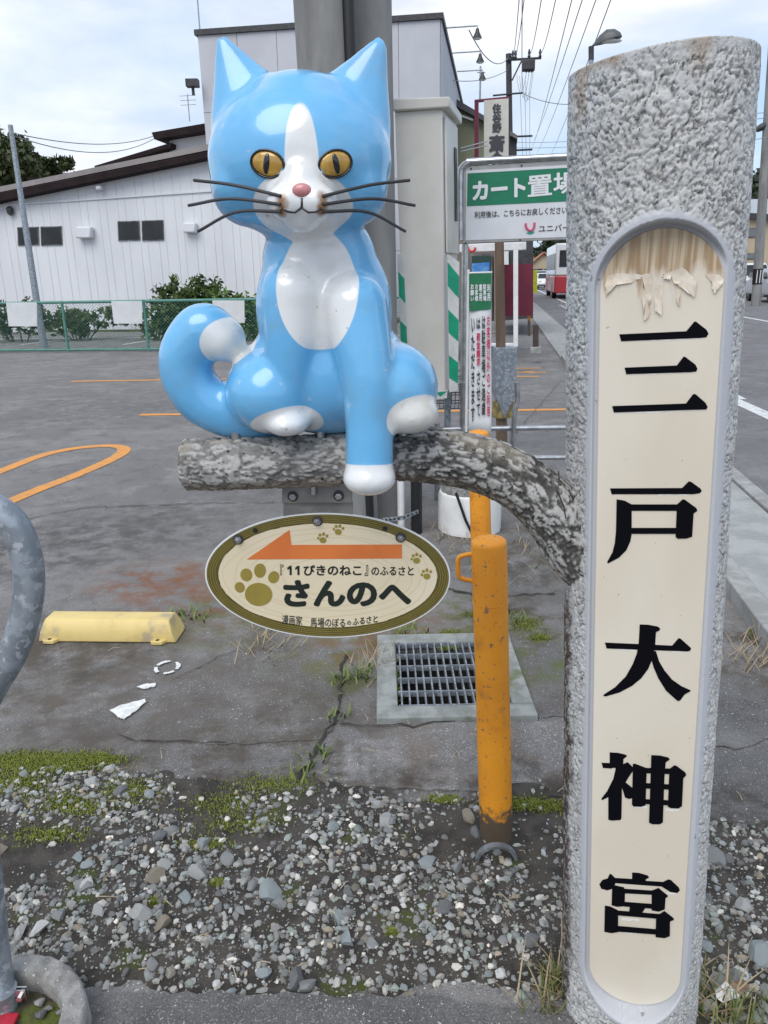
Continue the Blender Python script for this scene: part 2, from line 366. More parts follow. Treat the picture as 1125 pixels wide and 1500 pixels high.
def strip(name, pts, w, m, z=0.008, label=None):
    pts = [Vector((p.x, p.y, 0)) for p in pts]; L, R = [], []
    for i, p in enumerate(pts):
        t = (pts[min(i + 1, len(pts) - 1)] - pts[max(i - 1, 0)]).normalized(); n = Vector((-t.y, t.x, 0)); L.append(p + n * w / 2 + UP * z); R.append(p - n * w / 2 + UP * z)
    b = MB(); k = len(pts); b.add(L + R, [(i, i + 1, k + i + 1, k + i) for i in range(k - 1)]); return b.build(name, m, kind='structure')
strip('road_line', [RP(3.25, s) for s in (16, 30, 60, 120, 200)], 0.15, M_line)
for k in range(26): strip('road_line', [RP(2.78, 9.3 + k * 1.1), RP(2.78, 9.85 + k * 1.1)], 0.16, M_line)
strip('road_line', [gd(1020, 562), gd(1150, 621)], 0.17, M_line)
strip('road_line', [RP(7.6, s) for s in (2, 40, 90, 200)], 0.14, M_line)
# car park markings
hair = spline([gd(*p) for p in [(-140, 748), (-60, 714), (0, 691), (60, 668), (105, 658), (150, 653.5), (176, 655), (181, 662), (160, 675), (110, 697), (60, 716), (10, 737), (-80, 776)]], 6)
strip('parking_line', hair, 0.115, M_oline, 0.004)
strip('parking_line', [gd(104, 559), gd(420, 554)], 0.12, M_oline, 0.004)
strip('parking_line', [gd(205, 608), gd(520, 604), gd(1000, 598)], 0.12, M_oline, 0.004)
for a, c, e in ((744, 792, 540), (752, 800, 546), (748, 790, 552), (768, 782, 545)): strip('parking_line', [gd(a, e), gd(c, e - .4)], 0.09, M_oline, 0.004)
for a, c in (((-30, 497), (700, 490)), ((30, 505), (140, 493)), ((180, 505), (250, 494)), ((335, 502), (400, 492)), ((620, 487), (760, 485))): strip('parking_line', [gd(*a), gd(*c)], 0.11, M_line, 0.004)
strip('parking_line', [gd(600, 672), gd(1000, 668)], 0.11, M_line, 0.005)
# splashes of white paint on the asphalt
M_splash = mat('spilt_white_paint', (0.78, 0.78, 0.76), (0.62, 0.62, 0.6), scale=40, rough=0.7)
def blob(pxs, name='paint_splash', lab=''):
    P = [gd(*p) for p in pxs]; r = random.Random(len(pxs)); Q = []
    for i, p in enumerate(P):
        q = P[(i + 1) % len(P)]
        for k in range(4): Q.append(p.lerp(q, k / 4) + Vector((r.uniform(-.004, .004), r.uniform(-.004, .004), 0)))
    b = MB(); b.prism([Vector((p.x, p.y, 0.0055)) for p in Q], (0, 0, 0.003)); return b.build(name, M_splash, label=lab, cat='paint splash', group='white paint splashes on the asphalt')
blob([(162, 1042), (180, 1035), (212, 1027), (214, 1031), (200, 1043), (182, 1056), (173, 1053)], lab='largest wedge-shaped white paint splash on the asphalt')
blob([(200, 1009), (215, 1004), (230, 1003), (226, 1008), (212, 1012)], lab='small flat white paint splash between the ring and the wedge')
ringp = [gd(245 + 16 * math.cos(a) + 5 * math.sin(a), 980 - 9 * math.sin(a)) for a in [i * math.pi / 10 for i in range(21)]]
b = MB(); rr = random.Random(2)
for i in range(20):
    if i in (3, 4, 9, 13, 14, 18): continue
    p, q = ringp[i], ringp[i + 1]; t = (q - p).normalized(); n = Vector((-t.y, t.x, 0)) * rr.uniform(0.005, 0.009)
    b.add([p + n + UP * .0085, q + n + UP * .0085, q - n + UP * .0085, p - n + UP * .0085], [(0, 1, 2, 3)])
b.build('paint_splash', M_splash, label='thin white paint ring drawn on the asphalt below the wheel stop', cat='paint splash', group='white paint splashes on the asphalt')

def crack(pxs, seed, w=.006):
    r = random.Random(seed); P = [gd(*p) for p in pxs]; Q = []
    for a, c in zip(P[:-1], P[1:]):
        n = max(3, int((c - a).length / .035))
        for k in range(n): Q.append(a.lerp(c, k / n) + Vector((r.gauss(0, .008), r.gauss(0, .008), 0)))
    b = MB(); L, R = [], []
    for i, p in enumerate(Q):
        t = (Q[min(i + 1, len(Q) - 1)] - Q[max(i - 1, 0)]).normalized(); n = Vector((-t.y, t.x, 0)) * w * r.uniform(.15, 1.0); L.append(p + n + UP * .0075); R.append(p - n + UP * .0075)
    k = len(Q); b.add(L + R, [(i, i + 1, k + i + 1, k + i) for i in range(k - 1)]); b.build('asphalt_crack', mat('crack_dirt', (.03, .026, .022), (.05, .045, .03), scale=20, rough=.95), kind='structure')
crack([(505, 962), (500, 1010), (488, 1062), (462, 1100), (452, 1120), (430, 1150)], 1, .008); crack([(490, 1062), (575, 1064), (700, 1056)], 2); crack([(330, 1092), (205, 1085), (160, 1074)], 3, .003); crack([(0, 770), (120, 745), (300, 738), (600, 735)], 5); crack([(640, 860), (700, 875), (820, 870)], 6, .01); crack([(250, 1000), (300, 975), (390, 935)], 7, .003); crack([(820, 560), (700, 700), (640, 800)], 8, .003); crack([(1130, 1085), (1080, 1100), (1020, 1090)], 9, .003)

# ------------------------------------------------------------------ gravel bed with stones
def gmask(X, Y):
    n = fbm(np.stack([X * 5, Y * 5, X * 0 + 3.1], 1), 4, 5) - 0.5
    far = 1.93 + 0.10 * np.exp(-((X + 1.0) / 0.6) ** 2) + n * 0.28 + np.where(X > 0.55, -0.14, 0)
    near = np.where(X < 0.36, 1.205 + 0.02 * np.sin(X * 6), 0.7) + n * 0.05
    return np.minimum(far - Y, Y - near)
gx = np.arange(-2.0, 1.9, 0.014); gy = np.arange(0.6, 2.35, 0.014); GX, GY = np.meshgrid(gx, gy); X, Y = GX.ravel(), GY.ravel()
mk = gmask(X, Y); hN = fbm(np.stack([X * 18, Y * 18, X * 0], 1), 4, 9); hL = fbm(np.stack([X * 3.5, Y * 3.5, X * 0], 1), 3, 12)
Z = -0.012 + 0.022 * sstep(-0.05, 0.10, mk) + (hN - 0.5) * 0.014 + (hL - 0.5) * 0.018
def bed_z(x, y):
    x = np.atleast_1d(x); y = np.atleast_1d(y); m = gmask(x, y)
    return -0.012 + 0.022 * sstep(-0.05, 0.10, m) + (fbm(np.stack([x * 18, y * 18, x * 0], 1), 4, 9) - 0.5) * 0.014 + (fbm(np.stack([x * 3.5, y * 3.5, x * 0], 1), 3, 12) - 0.5) * 0.018
nx, ny = len(gx), len(gy); idx = np.arange(nx * ny).reshape(ny, nx)
F = np.stack([idx[:-1, :-1], idx[:-1, 1:], idx[1:, 1:], idx[1:, :-1]], -1).reshape(-1, 4); F = F[(Z[F].max(1) > -0.004)]
M_soil = mat('gravel_soil', (0.072, 0.062, 0.052), (0.036, 0.031, 0.026), scale=14, rough=0.95, bump=0.006, bscale=160, third=((0.06, 0.072, 0.016), 5.5, 0.56, 0.66), speck=(0.12, 0.11, 0.10), speck_scale=340)
BED = mesh_obj('gravel_bed', np.stack([X, Y, Z], 1), F.tolist(), M_soil, kind='structure', smooth=180)
M_stone = mat('stone', (0.3, 0.3, 0.3), attr='tint', col2=None, rough=0.8, bump=0.0012, bscale=220, third=((0.16, 0.16, 0.155), 55, 0.56, 0.72))
def rock(seed, sub):
    bm = bmesh.new(); bmesh.ops.create_icosphere(bm, subdivisions=sub, radius=1); r = random.Random(seed)
    cuts = [Vector((r.gauss(0, 1), r.gauss(0, 1), r.gauss(0, 1))).normalized() for _ in range(10)]; ds = [r.uniform(0.42, 0.86) for _ in cuts]
    for v in bm.verts:
        for c, d in zip(cuts, ds):
            e = v.co.dot(c) - d
            if e > 0: v.co -= c * e
        v.co *= 1 + r.uniform(-.05, .05)
    V = np.array([tuple(v.co) for v in bm.verts]); F = np.array([[v.index for v in f.verts] for f in bm.faces]); bm.free(); return V, F
R1 = [rock(i, 1) for i in range(8)]; R2 = [rock(20 + i, 2) for i in range(10)]
PAL = np.array([(.20, .21, .21), (.25, .26, .26), (.15, .155, .16), (.31, .32, .31), (.24, .27, .28), (.42, .42, .40), (.19, .18, .16), (.28, .25, .20), (.55, .54, .51), (.22, .26, .25), (.12, .12, .125), (.33, .34, .35)])
PW = np.array([20, 16, 12, 13, 12, 5, 8, 4, 3, 8, 6, 7.]); PW /= PW.sum()
def scatter(n, smin, smax, pw, seed, edge):
    g = np.random.default_rng(seed); x = g.uniform(-1.45, 1.35, n * 2); y = g.uniform(0.75, 2.2, n * 2); m = gmask(x, y)
    bald = fbm(np.stack([x * 3.2, y * 3.2, x * 0 + 8], 1), 3, 31)
    p = sstep(-edge, 0.12, m) * (0.10 + 0.90 * sstep(0.40, 0.58, bald + 0.28 * sstep(1.75, 1.35, y))); keep = g.uniform(0, 1, n * 2) < p
    x, y = x[keep][:n], y[keep][:n]; s = smin + (smax - smin) * g.uniform(0, 1, len(x)) ** pw; return x, y, s, g
def rotm(g, n):
    q = g.normal(size=(n, 4)); q /= np.linalg.norm(q, axis=1)[:, None]; w, x, y, z = q.T
    return np.stack([np.stack([1 - 2 * (y * y + z * z), 2 * (x * y - w * z), 2 * (x * z + w * y)], 1), np.stack([2 * (x * y + w * z), 1 - 2 * (x * x + z * z), 2 * (y * z - w * x)], 1), np.stack([2 * (x * z - w * y), 2 * (y * z + w * x), 1 - 2 * (x * x + y * y)], 1)], 1)
def bake(rocks, x, y, s, g, dim=1.0):
    Vs, Fs, Cs = [], [], []; n0 = 0; R = rotm(g, len(x)); z = bed_z(x, y); col = PAL[g.choice(len(PAL), len(x), p=PW)] * g.uniform(0.62, 1.0, (len(x), 1)) ** 1.5 * 1.5 * np.array([1.05, 1.0, .935]) * dim; k = g.integers(0, len(rocks), len(x)); sc = g.uniform(0.55, 1.1, (len(x), 3))
    for r in range(len(rocks)):
        i = np.where(k == r)[0]; rv, rf = rocks[r]
        P = np.einsum('nij,vj->nvi', R[i], rv) * sc[i][:, None, :] * s[i][:, None, None] * np.array([1, 1, 0.72])
        P += np.stack([x[i], y[i], z[i] + s[i] * 0.10], 1)[:, None, :]
        Vs.append(P.reshape(-1, 3)); Fs.append((rf[None] + (np.arange(len(i)) * len(rv))[:, None, None] + n0).reshape(-1, 3)); n0 += len(i) * len(rv)
        Cs.append(np.repeat(col[i], len(rv), 0))
    return np.concatenate(Vs), np.concatenate(Fs), np.concatenate(Cs)
x, y, s, gg = scatter(13500, 0.0034, 0.0165, 2.3, 1, 0.10); V, F, Cc = bake(R1, x, y, s, gg)
mesh_obj('gravel', V, F.tolist(), M_stone, BED, kind='stuff', arr={'tint': Cc}, fix=False)
x, y, s, gg = scatter(16000, 0.0016, 0.0042, 1.2, 2, 0.22)
RT = []
for i in range(4):
    bm = bmesh.new(); bmesh.ops.create_icosphere(bm, subdivisions=1, radius=1); bm.free()
oct_v = np.array([(1, 0, 0), (-1, 0, 0), (0, 1, 0), (0, -1, 0), (0, 0, 1), (0, 0, -1.)]); oct_f = np.array([(0, 2, 4), (2, 1, 4), (1, 3, 4), (3, 0, 4), (2, 0, 5), (1, 2, 5), (3, 1, 5), (0, 3, 5)])
V, F, Cc = bake([(oct_v * np.array([1, .8, .9]), oct_f), (oct_v * np.array([.7, 1.1, .8]), oct_f)], x, y, s, gg, .62)
mesh_obj('grit', V, F.tolist(), M_stone, BED, kind='stuff', arr={'tint': Cc}, fix=False)
# the larger stones one by one (shared rock shapes and a few stone colours)
STM = [mat('stone_%s' % nm, c, tuple(q * 0.72 for q in c), scale=60, rough=0.8, bump=0.0012, bscale=200) for nm, c in
       (('grey', (.28, .285, .28)), ('pale', (.43, .43, .415)), ('dark', (.175, .18, .182)), ('blue_grey', (.31, .345, .35)), ('white', (.66, .65, .62)), ('tan', (.30, .26, .20)))]
rock_me = []
for i, (rv, rf) in enumerate(R2):
    row = []
    for mm in STM:
        me = bpy.data.meshes.new('stone'); me.from_pydata(rv.tolist(), [], rf.tolist()); me.materials.append(mm); me.shade_smooth(); me.set_sharp_from_angle(angle=rad(28)); row.append(me)
    rock_me.append(row)
x, y, s, gg = scatter(279, 0.011, 0.029, 1.9, 3, 0.06); z = bed_z(x, y)
def stone(x, y, z, s, k, c, rz, flat=0.62):
    o = bpy.data.objects.new('stone', rock_me[k][c]); COL.objects.link(o); o.parent = BED; o.location = (x, y, z + s * 0.16); o.rotation_euler = (random.uniform(-.5, .5), random.uniform(-.5, .5), rz); o.scale = (s, s * random.uniform(.65, .95), s * flat); return o
for i in range(len(x)): stone(x[i], y[i], z[i], s[i], i % 10, int(gg.choice(6, p=[.36, .2, .17, .17, .06, .04])), random.uniform(0, 6))
for (px, py, wpx, c) in [(241, 1357, 34, 5), (290, 1284, 36, 1), (627, 1270, 32, 3), (435, 1442, 40, 2), (586, 1294, 24, 4), (205, 1345, 40, 1), (228, 1288, 34, 5), (395, 1318, 44, 3), (455, 1463, 30, 1), (655, 1466, 22, 0), (565, 1208, 30, 1), (686, 1198, 34, 5), (130, 1302, 26, 4), (60, 1366, 30, 4), (335, 1090, 18, 1), (455, 1335, 24, 4), (408, 1330, 30, 0), (1075, 1440, 34, 0), (1050, 1265, 40, 0), (1110, 1410, 44, 3), (1090, 1335, 30, 1)]:
    p = gd(px, py); zz = float(bed_z(p.x, p.y)[0]); stone(p.x, p.y, zz, wpx / 2 / 1110 * (p - CP).length, random.randrange(10), c, random.uniform(0, 6))
# moss: short shoots
def blades(name, pts, h, w, c0, c1, parent, seed, lean=0.6, **k):
    g = np.random.default_rng(seed); n = len(pts); P = np.array(pts); a = g.uniform(0, 6.28, n); L = h * g.uniform(.5, 1.3, n)
    sx = np.stack([np.cos(a), np.sin(a), a * 0], 1) * (w / 2); ti = P + np.stack([np.cos(a + 1.5) * lean * L, np.sin(a + 1.5) * lean * L, L], 1); mi = (P + ti) / 2 + np.array([0, 0, 1]) * L[:, None] * 0.12
    V = np.stack([P - sx, P + sx, mi + sx * .8, mi - sx * .8, ti], 1).reshape(-1, 3); b5 = np.arange(n)[:, None] * 5
    F = (b5 + np.array([0, 1, 2, 3])).tolist() + (b5 + np.array([3, 2, 4])).tolist(); t = np.repeat(g.uniform(0, 1, n), 5)[:, None]
    return mesh_obj(name, V, F, M_leaf, parent, arr={'tint': np.array(c0) * (1 - t) + np.array(c1) * t}, fix=False, **k)
g = np.random.default_rng(8); mp = []
for (px, py, rx, ry, n) in [(60, 1118, 95, 16, 2600), (140, 1112, 40, 8, 700), (20, 1150, 60, 22, 700), (110, 1185, 60, 18, 500), (190, 1160, 50, 18, 400), (330, 1180, 60, 18, 300), (400, 1150, 70, 16, 350), (350, 1210, 60, 16, 250), (70, 1230, 60, 14, 300), (650, 1172, 24, 6, 300), (780, 1182, 60, 10, 700), (300, 1240, 40, 9, 200), (575, 1370, 10, 5, 150), (320, 1298, 12, 5, 120), (230, 1325, 12, 6, 120), (660, 930, 14, 6, 260), (770, 915, 24, 12, 420), (790, 935, 16, 6, 200), (655, 950, 14, 4, 150), (690, 900, 20, 5, 100), (578, 1000, 8, 32, 240), (1105, 925, 8, 8, 120), (850, 1184, 40, 8, 200)]:
    for _ in range(n * 3):
        p = gd(px + g.normal() * rx * .5, py + g.normal() * ry * .5); zz = max(0.004, float(0.0)); mp.append((p.x, p.y, p.z))
mp = np.array(mp); mp[:, 2] = np.maximum(0.002, bed_z(mp[:, 0], mp[:, 1]))
blades('moss', mp, 0.0050, 0.0036, (.075, .095, .012), (.22, .25, .035), None, 3, lean=1.0, kind='stuff', label='green moss cushions on the gravel and asphalt edge')
# grass at the foot of the post, dry tufts
def tuft(px, py, n, r, h, c0, c1, seed, lean=0.6):
    g = np.random.default_rng(seed); p = gd(px, py); z0 = float(max(0, bed_z(p.x, p.y)[0])); return [(p.x + g.normal() * r, p.y + g.normal() * r, z0) for _ in range(n)]
blades('grass', tuft(812, 1445, 70, .02, .1, 0, 0, 1) + tuft(1050, 1490, 80, .04, .1, 0, 0, 2) + tuft(800, 1478, 40, .03, 0, 0, 0, 3) + tuft(1100, 1500, 60, .05, 0, 0, 0, 4), 0.05, 0.0035, (.09, .12, .03), (.24, .24, .09), None, 5, kind='stuff', label='green grass blades at the foot of the sign post')
blades('dry_grass', tuft(1110, 962, 90, .09, 0, 0, 0, 5) + tuft(810, 1460, 22, .03, 0, 0, 0, 6) + tuft(1060, 1480, 25, .04, 0, 0, 0, 7) + tuft(780, 805, 120, .22, 0, 0, 0, 8) + tuft(660, 800, 60, .18, 0, 0, 0, 9) + tuft(395, 945, 60, .08, 0, 0, 0, 10) + tuft(545, 975, 40, .05, 0, 0, 0, 11), 0.06, 0.004, (.42, .34, .22), (.22, .16, .09), None, 6, lean=1.6, kind='stuff', label='straw coloured dry grass stalks lying on the asphalt')
blades('weeds', tuft(528, 990, 40, .03, 0, 0, 0, 12) + tuft(270, 905, 60, .05, 0, 0, 0, 13) + tuft(470, 1105, 14, .015, 0, 0, 0, 14) + tuft(500, 1000, 16, .02, 0, 0, 0, 21) + tuft(492, 1050, 14, .02, 0, 0, 0, 22) + tuft(445, 1128, 24, .03, 0, 0, 0, 23) + tuft(600, 930, 26, .04, 0, 0, 0, 24) + tuft(850, 800, 60, .2, 0, 0, 0, 15) + tuft(740, 905, 30, .05, 0, 0, 0, 16), 0.035, 0.008, (.10, .15, .03), (.20, .24, .07), None, 7, lean=.9, kind='stuff', label='small green weeds in the asphalt cracks')
def crumple(name, px, py, r, m, lab, cat, seed, up=.5, z=.012):
    p = gd(px, py); z0 = max(0, float(bed_z(p.x, p.y)[0])); q = random.Random(seed); n = 9; V = [p + UP * (z0 + z)]; 
    for ring in (1, 2):
        for i in range(n): a = 2 * math.pi * i / n; rr_ = r * ring / 2 * q.uniform(.6, 1.2); V.append(p + Vector((math.cos(a) * rr_, math.sin(a) * rr_ * .7, z0 + z + q.uniform(-.2, up) * r)))
    F = [(0, 1 + i, 1 + (i + 1) % n) for i in range(n)] + [(1 + i, 1 + n + i, 1 + n + (i + 1) % n, 1 + (i + 1) % n) for i in range(n)]
    o = mesh_obj(name, V, F, m, label=lab, cat=cat); s = o.modifiers.new('thickness', 'SOLIDIFY'); s.thickness = .0006
crumple('litter', 1062, 1470, .026, M_splash, 'crumpled white scrap of litter in the grass right of the post', 'litter', 4, .8)
crumple('dead_leaf', 1078, 1458, .024, mat('dead_leaf', (.30, .19, .13), (.22, .13, .09), scale=60, rough=.7), 'brown dead leaf lying behind the white litter scrap', 'leaf', 6, .35)
b = MB(); rr = random.Random(5)
for i in range(60):
    p = gd(rr.uniform(150, 1110), rr.uniform(930, 1470)); z0 = float(max(.006, bed_z(p.x, p.y)[0] + .006)); a = rr.uniform(0, 3.14); l = rr.uniform(.012, .05); d = Vector((math.cos(a), math.sin(a), 0)) * l
    b.tube([p + UP * z0, p + d * .5 + UP * (z0 + .006) + Vector((rr.uniform(-.006, .006), rr.uniform(-.006, .006), 0)), p + d + UP * z0], .0011, 4)
b.build('dry_twigs', mat('straw', (.50, .42, .30), (.34, .27, .18), scale=30, rough=.8), kind='stuff', label='thin dry twigs scattered on gravel and asphalt')

# ================================================================== sign post of imitation wood with branch
PY = 1.20
PB = at(918, 1488, PY); PB.z = 0.0; PT = at(969, 78, PY)
PB = at(918, 1488, PY); PB = PB + (PB - PT) * ((PB.z + 0.05) / (PT.z - PB.z))
PH = (PT - PB).length; zA = (PT - PB).normalized()
phi = rad(16.5); Fv = Vector((-math.sin(phi), -math.cos(phi), 0)); Fv = (Fv - zA * Fv.dot(zA)).normalized(); xA = Fv.cross(zA) * -1
if xA.x < 0: xA = -xA
POST = thing('sign_post', (PB.x, PB.y, 0), 'tall pale grey roughcast log-shaped sign post with cream panel of five black characters', 'sign post')
DPL, RHW, PHW = 0.088, 0.0905, 0.0822
PLN0 = PB + Fv * (DPL + 0.005)
def onpanel(px, py, lift=0.0): return onp(px, py, PLN0 + Fv * lift, Fv)
def loc_uz(p): q = p - PB; return q.dot(xA), q.dot(zA)
_, zt = loc_uz(onpanel(968, 334)); _, zb = loc_uz(onpanel(930, 1471))
u0 = (loc_uz(onpanel(882, 560))[0] + loc_uz(onpanel(1053, 560))[0]) / 2 - .003
nt_, nz_ = 440, 900
th = np.linspace(-math.pi, math.pi, nt_, endpoint=False); zz = np.linspace(0, 1, nz_)
TH, ZZ = np.meshgrid(th, zz); TH, ZZ = TH.ravel(), ZZ.ravel()
rz = 0.1335 + (0.1265 - 0.1335) * ZZ; ztop = PH - 0.016 + 0.003 * np.sin(TH * 2 + 0.2)   # the top is cut at a slant
z = ZZ * ztop
P3 = np.stack([np.sin(TH) * rz, np.cos(TH) * rz, z], 1)
n1 = fbm(P3 * np.array([46, 46, 30]), 3, 3); n2 = fbm(P3 * np.array([120, 120, 85]), 2, 7); n3 = fbm(P3 * np.array([9, 9, 5]), 3, 11)
warp = np.stack([fbm(P3 * 30, 2, 21 + i) for i in range(3)], 1) - .5
rg = 1 - np.abs(fbm((P3 + warp * .02) * np.array([95, 95, 62]), 3, 15) * 2 - 1)
rg2 = 1 - np.abs(fbm((P3 + warp * .014) * np.array([190, 190, 120]), 2, 35) * 2 - 1)
disp = (n1 - .5) * .0024 + (n2 - .5) * .0019 + (n3 - .5) * .006 - sstep(.86, .985, rg) * .0036 - sstep(.86, .985, rg2) * .0030
u = rz * np.sin(TH); w = rz * np.cos(TH)
def stad(u, z, hw, z0, z1, grow=0.0):
    c1, c0 = z1 - hw, z0 + hw; zc = np.clip(z, c0, c1); return np.sqrt((u - u0) ** 2 + (z - zc) ** 2) - hw
zr1, zr0 = zt + (RHW - PHW), zb - (RHW - PHW)
sdv = np.where(w > 0, stad(u, z, RHW, zr0, zr1), 1.0)
smooth_zone = sstep(0.015, 0.006, sdv + (n3 - .5) * .012)
disp = disp * (1 - smooth_zone) * sstep(1.0, .985, ZZ)
r2 = rz + disp; u2 = r2 * np.sin(TH); w2 = r2 * np.cos(TH)
tt = sstep(0.0012, -0.0030, sdv); w2 = np.where((w2 > DPL), w2 * (1 - tt) + DPL * tt, w2)
W = np.array(tuple(PB)) + u2[:, None] * np.array(tuple(xA)) + w2[:, None] * np.array(tuple(Fv)) + z[:, None] * np.array(tuple(zA))
idx = np.arange(nt_ * nz_).reshape(nz_, nt_); nxt = np.roll(idx, -1, 1)
F = np.stack([idx[:-1], nxt[:-1], nxt[1:], idx[1:]], -1).reshape(-1, 4).tolist()
top_c = len(W); W = np.concatenate([W, [np.array(tuple(PB + zA * (PH - 0.012)))]]); last = idx[-1]
F += [(int(last[i]), int(last[(i + 1) % nt_]), top_c) for i in range(nt_)]
smooth_zone = np.append(smooth_zone, 0); pit = np.append(np.maximum(sstep(.93, .99, rg) * (n2 > .45), sstep(.95, .99, rg2) * (n1 > .55)), 0) * (1 - smooth_zone)
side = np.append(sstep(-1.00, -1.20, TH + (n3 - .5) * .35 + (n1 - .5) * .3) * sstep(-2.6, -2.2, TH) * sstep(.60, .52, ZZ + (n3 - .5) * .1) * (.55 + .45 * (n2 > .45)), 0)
topst = np.append(sstep(.955, .995, ZZ + (n3 - .5) * .08) * sstep(.45, .62, fbm(P3 * np.array([26, 26, 18]), 4, 41)) * .6, 0)
def post_material():
    m = bpy.data.materials.new('roughcast_paint'); m.use_nodes = True; nt = m.node_tree; N = nt.nodes; L = nt.links.new; b = N['Principled BSDF']; b.inputs['Roughness'].default_value = .62
    tc = N.new('ShaderNodeTexCoord')
    def noise(s, d=6):
        n = N.new('ShaderNodeTexNoise'); n.inputs['Scale'].default_value = s; n.inputs['Detail'].default_value = d; n.inputs['Roughness'].default_value = .65; L(tc.outputs['Object'], n.inputs['Vector']); return n.outputs[0]
    def mr(x, a, c):
        r = N.new('ShaderNodeMapRange'); r.inputs[1].default_value = a; r.inputs[2].default_value = c; r.interpolation_type = 'SMOOTHSTEP'; L(x, r.inputs[0]); return r.outputs[0]
    def at_(n): a = N.new('ShaderNodeAttribute'); a.attribute_name = n; return a.outputs['Fac']
    def mix(f, a, c):
        x = N.new('ShaderNodeMix'); x.data_type = 'RGBA'; L(f, x.inputs[0])
        for s, v in ((6, a), (7, c)):
            if isinstance(v, tuple): x.inputs[s].default_value = (*v, 1)
            else: L(v, x.inputs[s])
        return x.outputs[2]
    cur = mix(mr(noise(6), .35, .65), (.57, .57, .56), (.47, .465, .45))
    cur = mix(mr(noise(55), .52, .7), cur, (.33, .325, .31))
    cur = mix(mr(noise(17), .60, .75), cur, (.62, .625, .62))
    cur = mix(at_('pit'), cur, (.15, .145, .135))
    cur = mix(mr(noise(90, 2), .69, .73), cur, (.07, .07, .07))
    cur = mix(at_('band'), cur, (.49, .50, .525))
    cur = mix(mr(noise(38, 3), .70, .73), cur, (.25, .26, .28))
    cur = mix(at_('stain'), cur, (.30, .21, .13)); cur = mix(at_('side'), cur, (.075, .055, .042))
    L(cur, b.inputs['Base Color']); bn = N.new('ShaderNodeBump'); bn.inputs['Distance'].default_value = .0022
    iv = N.new('ShaderNodeMapRange'); iv.inputs[3].default_value = .9; iv.inputs[4].default_value = .28; L(at_('band'), iv.inputs[0]); L(iv.outputs[0], bn.inputs['Strength'])
    L(noise(210, 4), bn.inputs['Height']); L(bn.outputs[0], b.inputs['Normal']); return m
M_post = post_material()
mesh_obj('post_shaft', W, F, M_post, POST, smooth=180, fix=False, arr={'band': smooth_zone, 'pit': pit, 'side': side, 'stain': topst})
# cream panel
def panel_material():
    m = bpy.data.materials.new('cream_panel'); m.use_nodes = True; nt = m.node_tree; N = nt.nodes; L = nt.links.new; b = N['Principled BSDF']; b.inputs['Roughness'].default_value = .38
    tc = N.new('ShaderNodeTexCoord'); sp = N.new('ShaderNodeSeparateXYZ'); L(tc.outputs['Object'], sp.inputs[0])
    def noise(s, st, d=6):
        mp_ = N.new('ShaderNodeMapping'); mp_.inputs['Scale'].default_value = st; L(tc.outputs['Object'], mp_.inputs[0])
        n = N.new('ShaderNodeTexNoise'); n.inputs['Scale'].default_value = s; n.inputs['Detail'].default_value = d; L(mp_.outputs[0], n.inputs['Vector']); return n.outputs[0]
    def mr(x, a, c, lo=0., hi=1.):
        r = N.new('ShaderNodeMapRange'); r.inputs[1].default_value = a; r.inputs[2].default_value = c; r.inputs[3].default_value = lo; r.inputs[4].default_value = hi; r.interpolation_type = 'SMOOTHSTEP'; L(x, r.inputs[0]); return r.outputs[0]
    def ma(op, a, c):
        x = N.new('ShaderNodeMath'); x.operation = op
        for i, v in enumerate((a, c)):
            if isinstance(v, float): x.inputs[i].default_value = v
            else: L(v, x.inputs[i])
        return x.outputs[0]
    def mix(f, a, c):
        x = N.new('ShaderNodeMix'); x.data_type = 'RGBA'; L(f, x.inputs[0])
        for s, v in ((6, a), (7, c)):
            if isinstance(v, tuple): x.inputs[s].default_value = (*v, 1)
            else: L(v, x.inputs[s])
        return x.outputs[2]
    zt_w = (PB + zA * zt).z
    cur = mix(mr(noise(5, (1, 1, .5)), .35, .65), (.66, .585, .47), (.72, .655, .545))
    streak = noise(70, (1, 1, .05), 5); edge = ma('ADD', sp.outputs[2], ma('ADD', ma('MULTIPLY', streak, .13), ma('MULTIPLY', noise(34, (1, 1, .6), 8), .06)))
    bare = ma('MULTIPLY', mr(edge, zt_w + .012, zt_w + .040), mr(noise(22, (1, 1, .12)), .30, .50))
    wood = mix(mr(noise(130, (1, 1, .04), 4), .4, .6), (.37, .25, .14), (.58, .46, .31))
    cur = mix(bare, cur, wood)
    cur = mix(mr(noise(16, (1, 1, .06)), .66, .74), cur, (.52, .45, .35)); cur = mix(mr(noise(120, (1, 1, 1), 2), .74, .78), cur, (.35, .32, .27))
    L(cur, b.inputs['Base Color']); return m
M_panel = panel_material()
stp = []
for i in range(33):
    a = math.pi * i / 32; stp.append((u0 + PHW * math.cos(a), zt - PHW + PHW * math.sin(a)))
for i in range(33):
    a = math.pi + math.pi * i / 32; stp.append((u0 + PHW * math.cos(a), zb + PHW + PHW * math.sin(a)))
def pl(u_, z_, d): return PB + xA * u_ + zA * z_ + Fv * d
b = MB(); b.prism([pl(a, c, DPL - .004) for a, c in stp], Fv * .009); PANEL = b.build('panel', M_panel, POST, bevel=.0008, seg=1)
